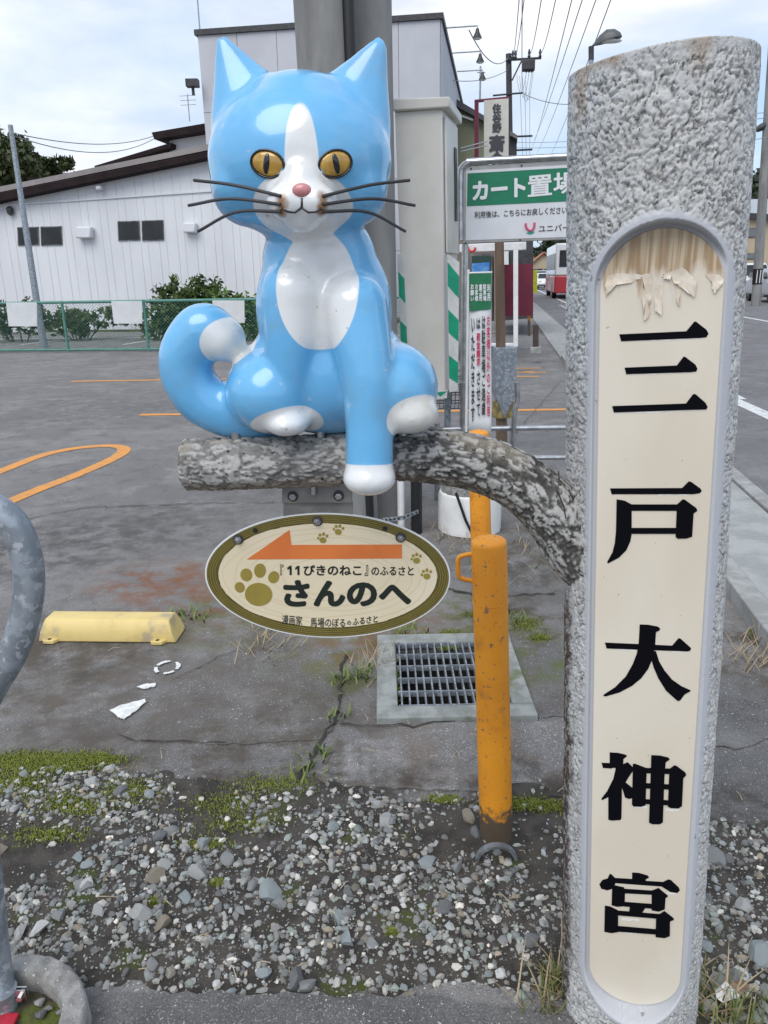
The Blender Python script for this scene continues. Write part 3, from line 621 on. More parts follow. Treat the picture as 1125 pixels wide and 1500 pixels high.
# peeling paint flakes
M_flake = mat('peeled_paint', (.70, .63, .52), (.60, .50, .38), scale=60, rough=.4)
def flake(pxs, k):
    r = random.Random(k); c = Vector((sum(p[0] for p in pxs) / len(pxs), sum(p[1] for p in pxs) / len(pxs), 0))
    jj = []
    for i_ in range(len(pxs)):
        a_, c_ = pxs[i_], pxs[(i_ + 1) % len(pxs)]
        for k_ in range(4): jj.append((a_[0] + (c_[0] - a_[0]) * k_ / 4 + r.uniform(-1.6, 1.6), a_[1] + (c_[1] - a_[1]) * k_ / 4 + r.uniform(-1.6, 1.6)))
    pxs = jj
    out = [onpanel(x, y,   .0007 + .0030 * (1 if (y > c.y) else 0) * r.uniform(.5, 1.2)) for x, y in pxs]; m_ = onpanel(c.x, c.y, .0009)
    b = MB(); n = len(out); b.add(out + [m_], [(i, (i + 1) % n, n) for i in range(n)]); b.build('paint_flake', M_flake, PANEL, smooth=180)
for k, q in enumerate([[(888, 405), (905, 400), (940, 402), (938, 410), (905, 416), (892, 428), (887, 432)], [(941, 402), (956, 400), (954, 430), (950, 466), (944, 470), (941, 450)], [(958, 420), (972, 412), (968, 462), (960, 455)],
                       [(982, 398), (1000, 392), (1020, 412), (1017, 437), (998, 420), (986, 415)], [(990, 420), (998, 424), (996, 448), (991, 446)], [(1032, 400), (1050, 402), (1062, 410), (1052, 424), (1046, 428), (1042, 414)], [(970, 402), (984, 398), (982, 410), (972, 408)]]): flake(q, k)
# the five characters, stroke by stroke
ZA_ = lambda x, y: (860 + x / 3.75, 430 + y / 3.75)
ZB_ = lambda x, y: (860 + x / 4.4136, 880 + y / 4.4136)
ZC_ = lambda x, y: (800 + x / 3.4615, 1200 + y / 3.4615)
CH = [
 (ZA_, [[(177,224),(545,207),(590,153),(600,155),(655,198),(667,220),(655,240),(620,244),(187,262)], [(206,407),(493,395),(530,346),(540,348),(595,390),(606,412),(600,428),(565,432),(215,443)], [(138,618),(543,604),(583,552),(597,553),(650,600),(662,622),(655,636),(147,653)]]),
 (ZA_, [[(126,1070),(522,1068),(558,1032),(570,1033),(622,1070),(630,1085),(618,1097),(580,1102),(135,1102)], [(162,1130),(205,1137),(245,1158),(245,1320),(238,1360),(215,1410),(175,1450),(115,1482),(110,1475),(140,1420),(152,1370),(158,1310),(160,1240)], [(240,1158),(500,1158),(500,1193),(240,1193)],
        [(494,1158),(525,1130),(537,1132),(600,1178),(606,1192),(585,1207),(577,1335),(545,1345),(497,1346),(486,1335),(492,1193)], [(240,1287),(495,1287),(495,1319),(238,1319)]]),
 (ZB_, [[(115,270),(335,280),(550,290),(590,243),(602,243),(672,305),(668,322),(650,327),(445,320),(126,308)], [(340,153),(395,155),(455,166),(472,178),(468,192),(445,202),(440,290),(425,370),(395,440),(350,500),(290,550),(210,592),(120,618),(105,614),(108,606),(180,560),(250,490),(295,410),(322,340),(334,270)],
        [(413,330),(445,325),(465,390),(500,450),(550,510),(610,552),(668,578),(668,584),(630,605),(605,640),(592,648),(580,643),(510,580),(460,500),(430,430),(413,370)]]),
 (ZB_, [[(146,980),(200,983),(250,995),(258,1005),(235,1022),(233,1080),(146,1080)], [(94,1047),(160,1050),(160,1084),(102,1080)], [(170,1060),(225,1060),(262,1043),(300,1080),(295,1100),(262,1150),(245,1180),(225,1205),(130,1272),(96,1288),(92,1280),(130,1230),(170,1150),(185,1085)],
        [(137,1245),(226,1185),(222,1405),(215,1416),(160,1420),(137,1414)], [(225,1205),(250,1175),(300,1215),(305,1270),(270,1280),(245,1270),(235,1235)], [(296,1055),(310,1053),(380,1080),(385,1110),(378,1320),(350,1330),(300,1328),(290,1315)],
        [(415,998),(470,1000),(525,1013),(533,1025),(508,1042),(500,1140),(490,1430),(470,1443),(420,1442),(400,1432),(410,1150)], [(532,1087),(565,1063),(580,1068),(635,1110),(641,1125),(622,1145),(613,1325),(590,1340),(540,1338),(522,1328),(530,1140)],
        [(370,1080),(540,1085),(540,1118),(370,1112)], [(370,1178),(540,1187),(540,1218),(370,1210)], [(370,1282),(535,1290),(535,1320),(370,1310)]]),
 (ZC_, [[(436,270),(470,272),(515,285),(522,295),(505,305),(505,325),(436,320)], [(322,278),(330,278),(350,298),(350,330),(335,352),(310,360),(280,352),(270,330),(285,308),(312,300)], [(340,297),(440,303),(500,312),(592,318),(620,305),(632,308),(672,345),(678,360),(665,373),(630,368),(585,340),(500,334),(340,322)],
        [(335,332),(395,345),(400,370),(398,440),(360,443),(332,435)], [(390,352),(545,362),(545,382),(390,374)], [(535,362),(570,348),(590,365),(618,388),(605,400),(602,455),(570,467),(535,460)], [(390,418),(545,430),(545,452),(390,440)], [(425,435),(505,445),(475,488),(420,478)],
        [(298,438),(325,442),(365,462),(365,570),(330,575),(295,568)], [(355,462),(590,482),(590,504),(355,484)], [(558,490),(600,465),(645,500),(648,508),(628,515),(627,590),(600,600),(555,595)], [(355,540),(565,558),(565,582),(355,566)]])]
M_ink = mat('black_lettering', (.004, .004, .006), rough=.7, spec=.05)
M_chip = mat('lettering_chip', (.74, .72, .67), rough=.6)
for fn, strokes in CH:
    b = MB()
    for i, st in enumerate(strokes):
        q = [onpanel(*fn(x, y), .0003) for x, y in st]; b.prism(q, Fv * (.0005 + .00012 * i))
    b.build('character', M_ink, PANEL)
rr = random.Random(9)
def chip(pts):                                             # torn white edge of the vinyl under a stroke
    b = MB(); q = []
    for i in range(len(pts) - 1):
        for k in range(7): q.append((pts[i][0] + (pts[i + 1][0] - pts[i][0]) * k / 7, pts[i][1] + (pts[i + 1][1] - pts[i][1]) * k / 7))
    lo = [(x, y + rr.uniform(.3, 3.0)) for x, y in q]; b.prism([onpanel(x, y - 1.5, .00008) for x, y in q] + [onpanel(x, y, .00008) for x, y in lo[::-1]], Fv * .00025); b.build('torn_edge', M_chip, PANEL)
for q in ([(935, 498), (985, 497), (1032, 494)], [(925, 548), (970, 546), (1012, 544)], [(900, 604), (950, 603), (1030, 600)], [(965, 724), (1020, 723)], [(905, 951), (935, 953)], [(985, 954), (1000, 954)], [(930, 1182), (950, 1182)], [(975, 1186), (998, 1187)], [(910, 1346), (940, 1348)], [(915, 1365), (935, 1367)], [(977, 1308), (992, 1310)]): chip(q)
# branch
bp = [(270, 680, PY - .02), (330, 679, PY - .02), (420, 676, PY - .02), (520, 671, PY - .015), (600, 666, PY - .01), (670, 672, PY - .005), (730, 690, PY), (782, 722, PY), (818, 762, PY), (848, 806, PY), (890, 850, PY)]
br = [.0415, .0425, .0425, .0425, .044, .046, .047, .049, .052, .056, .05]
BPTS = spline([at(*p) for p in bp], 14); nb = len(BPTS); BR = np.interp(np.linspace(0, len(br) - 1, nb), range(len(br)), br); BR[0] *= .93
nth = 110; BPTS2 = []; 
big = MB(); pts = BPTS; uu = None; VV = []; SS = []; s_ = 0
fine = []; 
for i in range(nb - 1):
    for k in range(4): fine.append((pts[i].lerp(pts[i + 1], k / 4), BR[i] + (BR[i + 1] - BR[i]) * k / 4))
fine.append((pts[-1], BR[-1])); nf = len(fine); u_ = None; Vb = []; Pb = []; s_ = 0
for i, (p, r_) in enumerate(fine):
    t = (fine[min(i + 1, nf - 1)][0] - fine[max(i - 1, 0)][0]).normalized(); u_ = (t.orthogonal() if u_ is None else u_ - t * u_.dot(t)).normalized(); w_ = t.cross(u_)
    if i: s_ += (p - fine[i - 1][0]).length
    for j in range(nth):
        a = 2 * math.pi * j / nth; d = u_ * math.cos(a) + w_ * math.sin(a); Vb.append((p, d, r_)); Pb.append((math.cos(a) * r_, math.sin(a) * r_, s_))
Pb = np.array(Pb); wp = np.stack([fbm(Pb * np.array([30, 30, 22]), 2, 61 + i) for i in range(3)], 1) - .5
crk = 1 - np.abs(fbm((Pb + wp * .02) * np.array([120, 120, 46]), 3, 71) * 2 - 1); knob = fbm(Pb * np.array([22, 22, 12]), 3, 81); fin = fbm(Pb * 160, 2, 91)
dsp = (knob - .5) * .009 - sstep(.82, .97, crk) * .0034 + (fin - .5) * .003
Wb = np.array([tuple(p + d * (r_ + e)) for (p, d, r_), e in zip(Vb, dsp)]); idx = np.arange(nf * nth).reshape(nf, nth); nx_ = np.roll(idx, -1, 1)
F = np.stack([idx[:-1], nx_[:-1], nx_[1:], idx[1:]], -1).reshape(-1, 4).tolist(); c0_ = len(Wb); Wb = np.concatenate([Wb, [np.array(tuple(fine[0][0]))]]); F += [(int(idx[0][(j + 1) % nth]), int(idx[0][j]), c0_) for j in range(nth)]
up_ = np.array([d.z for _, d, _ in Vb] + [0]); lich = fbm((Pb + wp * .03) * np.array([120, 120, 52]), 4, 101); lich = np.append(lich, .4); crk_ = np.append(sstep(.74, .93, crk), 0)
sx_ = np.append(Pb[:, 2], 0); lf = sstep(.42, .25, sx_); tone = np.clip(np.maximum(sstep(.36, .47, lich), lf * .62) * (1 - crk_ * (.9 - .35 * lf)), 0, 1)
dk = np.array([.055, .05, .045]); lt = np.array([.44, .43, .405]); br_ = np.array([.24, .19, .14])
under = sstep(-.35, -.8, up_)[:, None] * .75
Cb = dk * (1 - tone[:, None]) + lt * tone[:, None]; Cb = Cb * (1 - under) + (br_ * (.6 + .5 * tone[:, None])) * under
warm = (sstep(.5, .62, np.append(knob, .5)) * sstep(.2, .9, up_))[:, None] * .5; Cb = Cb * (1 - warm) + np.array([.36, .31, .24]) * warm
BRANCH = mesh_obj('branch', Wb, F, mat('bark', (.2, .2, .2), attr='tint', col2=None, rough=.85, bump=.002, bscale=240, speck=(.03, .028, .025), speck_scale=110), POST, smooth=180, fix=False, arr={'tint': Cb})
# dark crack where branch and post meet
b = MB(); b.tube([at(x, y, PY - .066 - k * .006) for k, (x, y) in enumerate([(818, 690), (820, 706), (816, 718), (826, 742), (829, 760)])], .0012, 5); b.build('crack', M_black, BRANCH)

# ================================================================== statue seat figure: a plain painted cat sculpture
SY = 1.185
STAT = thing('cat_statue', at(470, 632, SY), 'glossy sky blue and white cat statue sitting on the branch of the post', 'statue')
def ell(c, r, rot=None, sub=4):
    bm = bmesh.new(); bmesh.ops.create_icosphere(bm, subdivisions=sub, radius=1); M = Matrix.Translation(c) @ (rot.to_4x4() if rot else Matrix.Identity(4)) @ Matrix.Diagonal((*r, 1)); bm.transform(M)
    V = [v.co.copy() for v in bm.verts]; F = [tuple(v.index for v in f.verts) for f in bm.faces]; bm.free(); return V, F
sb = MB()
def E_(px, py, Y, r, tilt=0): sb.add(*ell(at(px, py, Y), r, Matrix.Rotation(tilt, 3, 'Y')))
def T_(pts, rs, n=20):
    q = spline([at(*p) for p in pts], 8); rr_ = np.interp(np.linspace(0, len(rs) - 1, len(q)), range(len(rs)), rs); sb.tube(q, list(rr_), n); 
    for p, r_ in ((q[0], rr_[0]), (q[-1], rr_[-1])): sb.add(*ell(p, (r_,) * 3, sub=3))
E_(480, 545, 1.205, (.132, .095, .098)); E_(475, 455, 1.195, (.104, .085, .125)); E_(468, 385, 1.185, (.085, .072, .08))
E_(398, 572, 1.17, (.070, .085, .066)); E_(566, 568, 1.165, (.080, .088, .072)); E_(600, 606, 1.125, (.045, .05, .03)); 
E_(440, 238, 1.155, (.128, .105, .105)); E_(362, 275, 1.14, (.05, .06, .052)); E_(516, 275, 1.14, (.05, .06, .052)); E_(440, 175, 1.165, (.09, .08, .06))
E_(422, 296, 1.052, (.031, .028, .025)); E_(462, 296, 1.052, (.031, .028, .025)); E_(442, 322, 1.062, (.026, .022, .018)); E_(442, 268, 1.062, (.028, .026, .03))
def ear(bx, by, tx, ty):
    q = [at(bx + (tx - bx) * k, by + (ty - by) * k, 1.165) for k in (0, .35, .7, 1)]; c = MB(); c.tube(q, [.080, .058, .029, .008], 20)
    sb.add([Vector((p.x, 1.165 + (p.y - 1.165) * .62, p.z)) for p in c.v], c.f)
ear(386, 205, 322, 52); ear(496, 205, 560, 54)
T_([(428, 430, 1.135), (424, 520, 1.128), (422, 605, 1.14)], [.046, .036, .031]); E_(421, 618, 1.128, (.036, .045, .021))
T_([(520, 450, 1.125), (536, 540, 1.102), (541, 620, 1.097), (541, 690, 1.093)], [.048, .040, .036, .036]); E_(541, 700, 1.088, (.041, .040, .026))
T_([(400, 600, 1.21), (340, 602, 1.20), (290, 578, 1.195), (272, 528, 1.19), (298, 486, 1.185), (326, 496, 1.18)], [.046, .044, .042, .042, .044, .036])
tmp = bpy.data.meshes.new('tmp'); tmp.from_pydata([tuple(v) for v in sb.v], [], sb.f); to = bpy.data.objects.new('tmp', tmp); COL.objects.link(to)
rm = to.modifiers.new('r', 'REMESH'); rm.mode = 'VOXEL'; rm.voxel_size = .0042
sm = to.modifiers.new('s', 'SMOOTH'); sm.factor = .5; sm.iterations = 26
ev = bpy.data.meshes.new_from_object(to.evaluated_get(bpy.context.evaluated_depsgraph_get()))
SV = np.array([tuple(v.co) for v in ev.vertices]); SF = [tuple(p.vertices) for p in ev.polygons]; bpy.data.objects.remove(to)
BV = BVHTree.FromPolygons([Vector(v) for v in SV], SF)
def sde(c, r): q = (SV - np.array(tuple(c))) / np.array(r); return (np.linalg.norm(q, axis=1) - 1) * min(r)
white = np.minimum.reduce([sde(at(442, 318, 1.05), (.078, .085, .058)), sde(at(442, 250, 1.045), (.022, .08, .085)), sde(at(466, 425, 1.10), (.058, .075, .085)), sde(at(421, 625, 1.12), (.055, .06, .036)), sde(at(541, 715, 1.085), (.06, .06, .046)), sde(at(612, 612, 1.10), (.05, .07, .034)), sde(at(334, 500, 1.175), (.042, .06, .036))])
def paint_material():
    m = bpy.data.materials.new('glossy_blue_white_paint'); m.use_nodes = True; nt = m.node_tree; N = nt.nodes; L = nt.links.new; b = N['Principled BSDF']
    b.inputs['Roughness'].default_value = .25; b.inputs['Coat Weight'].default_value = .8; b.inputs['Coat Roughness'].default_value = .07
    tc = N.new('ShaderNodeTexCoord'); a = N.new('ShaderNodeAttribute'); a.attribute_name = 'white'
    def noise(s, d=5): n = N.new('ShaderNodeTexNoise'); n.inputs['Scale'].default_value = s; n.inputs['Detail'].default_value = d; L(tc.outputs['Object'], n.inputs['Vector']); return n.outputs[0]
    def mr(x, p, q): r = N.new('ShaderNodeMapRange'); r.inputs[1].default_value = p; r.inputs[2].default_value = q; L(x, r.inputs[0]); return r.outputs[0]
    def mix(f, p, q):
        x = N.new('ShaderNodeMix'); x.data_type = 'RGBA'; L(f, x.inputs[0])
        for s, v in ((6, p), (7, q)):
            if isinstance(v, tuple): x.inputs[s].default_value = (*v, 1)
            else: L(v, x.inputs[s])
        return x.outputs[2]
    blue = mix(mr(noise(7), .35, .65), (.125, .42, .73), (.15, .455, .75)); wh = mix(mr(noise(16), .45, .75), (.76, .77, .77), (.66, .67, .66))
    wh = mix(mr(noise(75, 2), .69, .73), wh, (.50, .50, .48)); blue = mix(mr(noise(60, 2), .72, .75), blue, (.30, .48, .65)); blue = mix(mr(noise(11, 9), .56, .78), blue, (.17, .36, .55)); wh = mix(mr(noise(9, 9), .52, .74), wh, (.56, .55, .50))
    ru = N.new('ShaderNodeAttribute'); ru.attribute_name = 'rust'; ad = N.new('ShaderNodeMath'); ad.operation = 'MULTIPLY_ADD'; L(noise(90, 6), ad.inputs[0]); ad.inputs[1].default_value = .012; L(ru.outputs['Fac'], ad.inputs[2])
    cur = mix(mr(a.outputs['Fac'], .0007, -.0007), blue, wh); cur = mix(mr(ad.outputs[0], .0155, .0095), cur, (.30, .16, .07)); L(cur, b.inputs['Base Color'])
    bn = N.new('ShaderNodeBump'); bn.inputs['Distance'].default_value = .0015; bn.inputs['Strength'].default_value = .35; L(noise(24, 3), bn.inputs['Height']); L(bn.outputs[0], b.inputs['Normal']); return m
def surf(px, py):
    d = ray(px, py).normalized(); h = BV.ray_cast(CP, d); return (h[0], h[1]) if h[0] else (at(px, py, 1.06), Vector((0, -1, 0)))
rust_d = np.minimum.reduce([np.linalg.norm((SV - np.array(tuple(surf(442 + sx * 30, y0)[0] - UP * .003))) * np.array([1, 1, .7]), axis=1) for sx in (-1, 1) for y0 in (288, 299, 309)] + [np.linalg.norm(SV - np.array(tuple(at(px, 630, SY - .03))), axis=1) + .004 for px in (345, 470, 590)])
BODY = mesh_obj('body', SV, SF, paint_material(), STAT, smooth=180, fix=False, arr={'white': white, 'rust': rust_d})
def surf(px, py):
    d = ray(px, py).normalized(); h = BV.ray_cast(CP, d); return (h[0], h[1]) if h[0] else (at(px, py, 1.06), Vector((0, -1, 0)))
M_eye = mat('eye_amber', (.55, .33, .05), (.40, .22, .03), scale=60, rough=.12, coat=1.0); M_gl = mat('gloss_black', (.006, .006, .007), rough=.1, coat=.6); M_nose = mat('nose_pink', (.55, .22, .22), (.45, .17, .18), scale=30, rough=.3, coat=.5)
for ex, sgn in ((392, 1), (491, -1)):
    p, n = surf(ex, 240); R = n.to_track_quat('Z', 'X').to_matrix(); X_ = (Vector((1, 0, -.18 * sgn)) - n * n.dot(Vector((1, 0, -.18 * sgn)))).normalized(); Yv = n.cross(X_); R = Matrix((X_, Yv, n)).transposed()
    e = MB(); e.add(*ell(p, (.021, .0145, .005), R, 3)); eo = e.build('eye', M_eye, STAT, smooth=180)
    e = MB(); e.add(*ell(p + n * .0022, (.0055, .0125, .0042), R, 3)); e.build('pupil', M_gl, eo, smooth=180)
    e = MB(); q = [p + X_ * (.0225 * math.cos(t)) + Yv * (.016 * math.sin(t)) + n * .0006 for t in [i * math.pi / 12 for i in range(25)]]; e.tube(q, .0016, 6, False); e.build('eye_rim', M_gl, eo, smooth=180)
p, n = surf(442, 279); e = MB(); e.add(*ell(p, (.0125, .007, .009), None, 3)); e.build('nose', M_nose, STAT, smooth=180)
for pts in ([(442, 290), (442, 299), (442, 304)], [(442, 304), (432, 311), (421, 310), (413, 305)], [(442, 304), (452, 311), (463, 310), (471, 305)]):
    e = MB(); e.tube([surf(*q)[0] - UP * 0 for q in pts], .0016, 6); e.build('mouth_line', M_gl, STAT, smooth=180)
for sx in (-1, 1):
    for k, (y0, ex_, ey_) in enumerate([(284, 128, -20), (295, 136, 6), (305, 122, 34)]):
        p, n = surf(442 + sx * 30, y0 + 4); q1 = at(442 + sx * (30 + ex_ * .55), y0 + ey_ * .35 - 6, 1.06); q2 = at(442 + sx * (30 + ex_), y0 + ey_, 1.09); e = MB(); e.tube(spline([p - n * -.002, q1, q2], 6), .0021, 8); e.build('whisker', M_dark, STAT, smooth=60)
for px in (345, 470, 590):
    e = MB(); p = at(px, 634, SY - .01); e.tube([p + UP * .02, p - UP * .016], .008, 10); e.build('mounting_stud', M_steel, STAT, smooth=50)

# ================================================================== oval sign hung under the branch
OY = 1.195
SIGN = thing('oval_sign', at(480, 900, OY), 'cream oval sign with olive rim, orange left arrow and paw prints below the branch', 'sign')
def op(px, py, k=0): return at(px, py, OY - .0006 * k)
def oval(ax, ay, n=96): 
    tl = rad(1.2); return [(480 + ax * math.cos(t) * math.cos(tl) - ay * math.sin(t) * math.sin(tl), 843 + ax * math.cos(t) * math.sin(tl) + ay * math.sin(t) * math.cos(tl)) for t in [2 * math.pi * i / n for i in range(n)]]
b = MB(); b.prism([op(*p) for p in oval(180, 91.5)], (0, .004, 0)); PLATE = b.build('plate', M_white, SIGN, bevel=.0007)
M_olive = mat('olive_print', (.095, .075, .014), (.115, .092, .018), scale=20, rough=.35); M_olive2 = mat('olive_light', (.27, .215, .055), rough=.35)
M_cream = mat('cream_print', (.70, .60, .42), (.735, .64, .46), scale=5, rough=.35, third=((.60, .50, .33), 3, .62, .72)); M_cring = mat('cream_ring', (.62, .52, .34), rough=.35)
def annulus(a0, a1, k, m, nm, par, n=96):
    o_, i_ = oval(*a0, n), oval(*a1, n); q = MB(); q.add([op(*p, k) for p in o_] + [op(*p, k) for p in i_], [(i, (i + 1) % n, n + (i + 1) % n, n + i) for i in range(n)]); return q.build(nm, m, par)
annulus((177.5, 89.3), (160, 76), 1, M_olive, 'border', PLATE)
for d in (14.2, 10.6, 7.0, 3.6): annulus((162 + d, 77 + d * .78), (161.3 + d, 76.3 + d * .78), 1.4, M_olive2, 'border_line', PLATE)
b = MB(); b.face([op(*p, 1) for p in oval(161, 76.7)]); b.build('face', M_cream, PLATE)
for i, (cx, cy, ax, ay) in enumerate([(0, 0, 150, 70), (-3, 1, 136, 61), (4, -1, 121, 53), (-2, 2, 104, 45), (3, 0, 86, 36), (0, 1, 66, 27)]):
    q = MB(); n = 96; r = random.Random(i); ph = r.uniform(0, 6)
    def gp(t, d): wv = 1 + .02 * math.sin(3 * t + ph) + .012 * math.sin(7 * t + ph * 2); return op(480 + cx + (ax + d) * wv * math.cos(t), 843 + cy + (ay + d) * wv * math.sin(t), 1.25)
    q.add([gp(2 * math.pi * j / n, .45) for j in range(n)] + [gp(2 * math.pi * j / n, -.45) for j in range(n)], [(j, (j + 1) % n, n + (j + 1) % n, n + j) for j in range(n)]); q.build('grain_ring', M_cring, PLATE)
SGN = lambda x, y: (290 + x / 2.8846, 730 + y / 2.8864)
b = MB(); b.prism([op(*SGN(*p), 1.5) for p in [(206, 258), (387, 133), (395, 197), (862, 195), (862, 254)]], (0, -.0003, 0)); b.build('arrow', mat('orange_print', (.68, .19, .045), (.62, .165, .04), scale=12, rough=.35), PLATE)
M_txt = mat('dark_green_ink', (.012, .018, .014), rough=.35)
def st_(body, x0, y0, x1, y1, bold=0, dy=0): return text_on('lettering', body, quadpx(lambda x, y: op(x, y, 1.6), *SGN(x0, y0), *SGN(x1, y1), dy), M_txt, PLATE, bold)
st_('さんのへ', 360, 345, 902, 458, .052); st_('『', 347, 280, 361, 325, .008); st_('ぴきのねこ', 446, 282, 691, 327, .03); st_('』', 704, 282, 719, 328, .008); st_('のふるさと', 733, 288, 912, 326, .022)
for x_ in (377, 410):
    b = MB(); b.prism([op(*SGN(x_ + p[0], p[1]), 1.6) for p in [(0, 294), (11, 285), (19, 285), (19, 324), (10, 324), (10, 297), (2, 303)]], (0, -.0003, 0)); b.build('lettering', M_txt, PLATE)
st_('漫画家', 355, 492, 441, 532, .009, -2); st_('馬場のぼる', 475, 505, 622, 543, .012, -1); st_('の', 630, 518, 647, 536, .02); st_('ふるさと', 653, 508, 760, 538, .02, 5)
def paw(cx, cy, s, tilt=0.0):
    q = MB(); par = None
    for (dx, dy, rx, ry, a) in [(.04, .35, .56, .47, 0), (-.74, .10, .20, .22, -.6), (-.5, -.42, .24, .26, -.3), (.05, -.62, .24, .29, 0), (.62, -.38, .22, .25, .4)]:
        c, s_ = math.cos(tilt), math.sin(tilt); ox, oy = dx * c - dy * s_, dx * s_ + dy * c
        P_ = []
        for i in range(24):
            t = 2 * math.pi * i / 24; ex, ey = rx * math.cos(t), ry * math.sin(t); ca, sa = math.cos(a + tilt), math.sin(a + tilt); P_.append(op(cx + s * (ox + ex * ca - ey * sa), cy + s * (oy + ex * sa + ey * ca), 1.5))
        q.prism(P_, (0, -.0003, 0))
    q.build('paw_print', mat('olive_paw', (.30, .23, .045), (.27, .205, .04), scale=15, rough=.35), PLATE)
paw(378, 858, 36, .05); paw(473, 788, 9.2, .1); paw(496, 776, 9.2, .25); paw(610, 818, 9.2, 0); paw(625, 841, 9.4, 0)
def bolt(p, s, par, nrm=Vector((0, -1, 0))):
    X_ = Vector((1, 0, 0)); Z_ = nrm; Y_ = Z_.cross(X_); b = MB(); b.lathe([(s * 1.35, 0), (s * 1.35, s * .18), (s * .6, s * .2)], p, 20, (X_, Y_, Z_)); w_ = b.build('washer', M_dark, par, smooth=40)
    b = MB(); b.lathe([(s * .88, s * .18), (s * .95, s * .4), (s * .95, s * .8), (s * .8, s * .95), (s * .1, s * .95)], p, 6, (X_, Y_, Z_)); b.lathe([(s * .45, s * .9), (s * .45, s * 1.5), (s * .35, s * 1.6)], p, 14, (X_, Y_, Z_)); b.build('nut', M_steel, par, smooth=30)
for x, y in ((349, 790), (465, 763), (587, 787)): bolt(op(x, y, 2), .0065, PLATE)
for x, y in ((374, 777), (564, 774)): b = MB(); b.lathe([(.0042, 0), (.0042, .0006), (.002, .0007)], op(x, y, 2), 14, (Vector((1, 0, 0)), UP, Vector((0, -1, 0)))); b.build('bolt_hole', M_black, PLATE)
M_brk = mat('weathered_steel', (.26, .255, .24), (.19, .185, .175), scale=18, rough=.55, metal=.5, third=((.30, .25, .20), 30, .6, .7))
b = MB(); b.prism([at(413, 712, OY - .008), at(516, 711, OY - .008), at(516, 737, OY - .008), at(413, 737, OY - .008)], (0, .005, 0)); b.prism([at(415, 735, OY + .001), at(517, 735, OY + .001), at(517, 757, OY + .001), at(415, 757, OY + .001)], (0, .004, 0)); b.prism([at(406, 709, OY - .02), at(505, 708, OY - .02), at(505, 712, OY - .02), at(406, 713, OY - .02)], (0, .05, 0)); BRK = b.build('bracket', M_brk, SIGN, bevel=.001)
for x, y in ((429, 727), (496, 726)): bolt(at(x, y, OY - .009), .0065, BRK)
b = MB(); b.tube([at(459, 708, OY - .012), at(459, 724, OY - .012)], .005, 10); b.build('stud', M_steel, BRK, smooth=50)

# ================================================================== bollards
M_oran = mat('orange_plastic', (.78, .31, .018), (.70, .265, .016), scale=5, rough=.42, rough2=.62, bump=.0007, bscale=40, third=((.50, .19, .03), 13, .56, .72), speck=(.22, .13, .07), speck_scale=75)
def bollard_mat():
    m = M_oran; nt = m.node_tree; N = nt.nodes; L = nt.links.new; b = N['Principled BSDF']; src = b.inputs['Base Color'].links[0].from_socket
    tc = N.new('ShaderNodeTexCoord'); sp = N.new('ShaderNodeSeparateXYZ'); L(tc.outputs['Object'], sp.inputs[0]); n = N.new('ShaderNodeTexNoise'); n.inputs['Scale'].default_value = 60; n.inputs['Detail'].default_value = 8; L(tc.outputs['Object'], n.inputs['Vector'])
    r = N.new('ShaderNodeMapRange'); r.inputs[1].default_value = .17; r.inputs[2].default_value = .0; L(sp.outputs[2], r.inputs[0]); a = N.new('ShaderNodeMath'); a.operation = 'ADD'; L(r.outputs[0], a.inputs[0]); L(n.outputs[0], a.inputs[1])
    r2 = N.new('ShaderNodeMapRange'); r2.inputs[1].default_value = .78; r2.inputs[2].default_value = 1.0; L(a.outputs[0], r2.inputs[0]); x = N.new('ShaderNodeMix'); x.data_type = 'RGBA'; L(r2.outputs[0], x.inputs[0]); L(src, x.inputs[6]); x.inputs[7].default_value = (.10, .075, .05, 1); L(x.outputs[2], b.inputs['Base Color'])
bollard_mat()
b0 = gd(727, 1226); btop = at(716, 790, b0.y + .005)
BOL = thing('bollard', (b0.x, b0.y, 0), 'orange plastic bollard with side loop standing in the gravel beside the drain', 'bollard', 'orange bollards')
ax_ = (btop - b0).normalized(); Lb = (btop - b0).length; bx_ = Vector((1, 0, 0)); bx_ = (bx_ - ax_ * bx_.dot(ax_)).normalized(); by_ = ax_.cross(bx_); rb = .0425
b = MB(); b.lathe([(rb * 1.02, -.05), (rb * 1.02, .3), (rb, Lb * .5), (rb, Lb * .52), (rb, Lb - .012), (rb * .96, Lb - .004), (rb * .86, Lb), (rb * .5, Lb + .005), (.002, Lb + .006)], b0, 40, (bx_, by_, ax_)); SHB = b.build('shaft', M_oran, BOL, smooth=40)
for zq in (Lb * .40, Lb * .815):
    b = MB(); q = [b0 + ax_ * zq + (bx_ * math.cos(t) + by_ * math.sin(t)) * (rb + .0004) for t in [2 * math.pi * i / 40 for i in range(41)]]; b.tube(q, .0007, 6, False); b.build('seam', M_oran, SHB, smooth=180)
hc = b0 + ax_ * (Lb - .068) - bx_ * (rb + .012); hp = []
for (dx, dz) in [(.016, .034), (-.008, .031), (-.019, .024), (-.021, 0), (-.019, -.022), (-.006, -.030), (.016, -.036)]: hp.append(hc + bx_ * dx + ax_ * dz)
b = MB(); b.tube(spline(hp, 5), .0058, 10); b.build('loop', M_oran, BOL, smooth=60)
q0 = at(713, 629, 2.98)
BOL2 = copy_tree(BOL, (q0.x + .005, 2.98, q0.z - Lb + .005), 'orange plastic bollard farther back, seen behind the branch, beside the white block')
BOL2.location.z = 0.0
for ch in list(BOL2.children):
    if ch.name.startswith('loop'): bpy.data.objects.remove(ch)
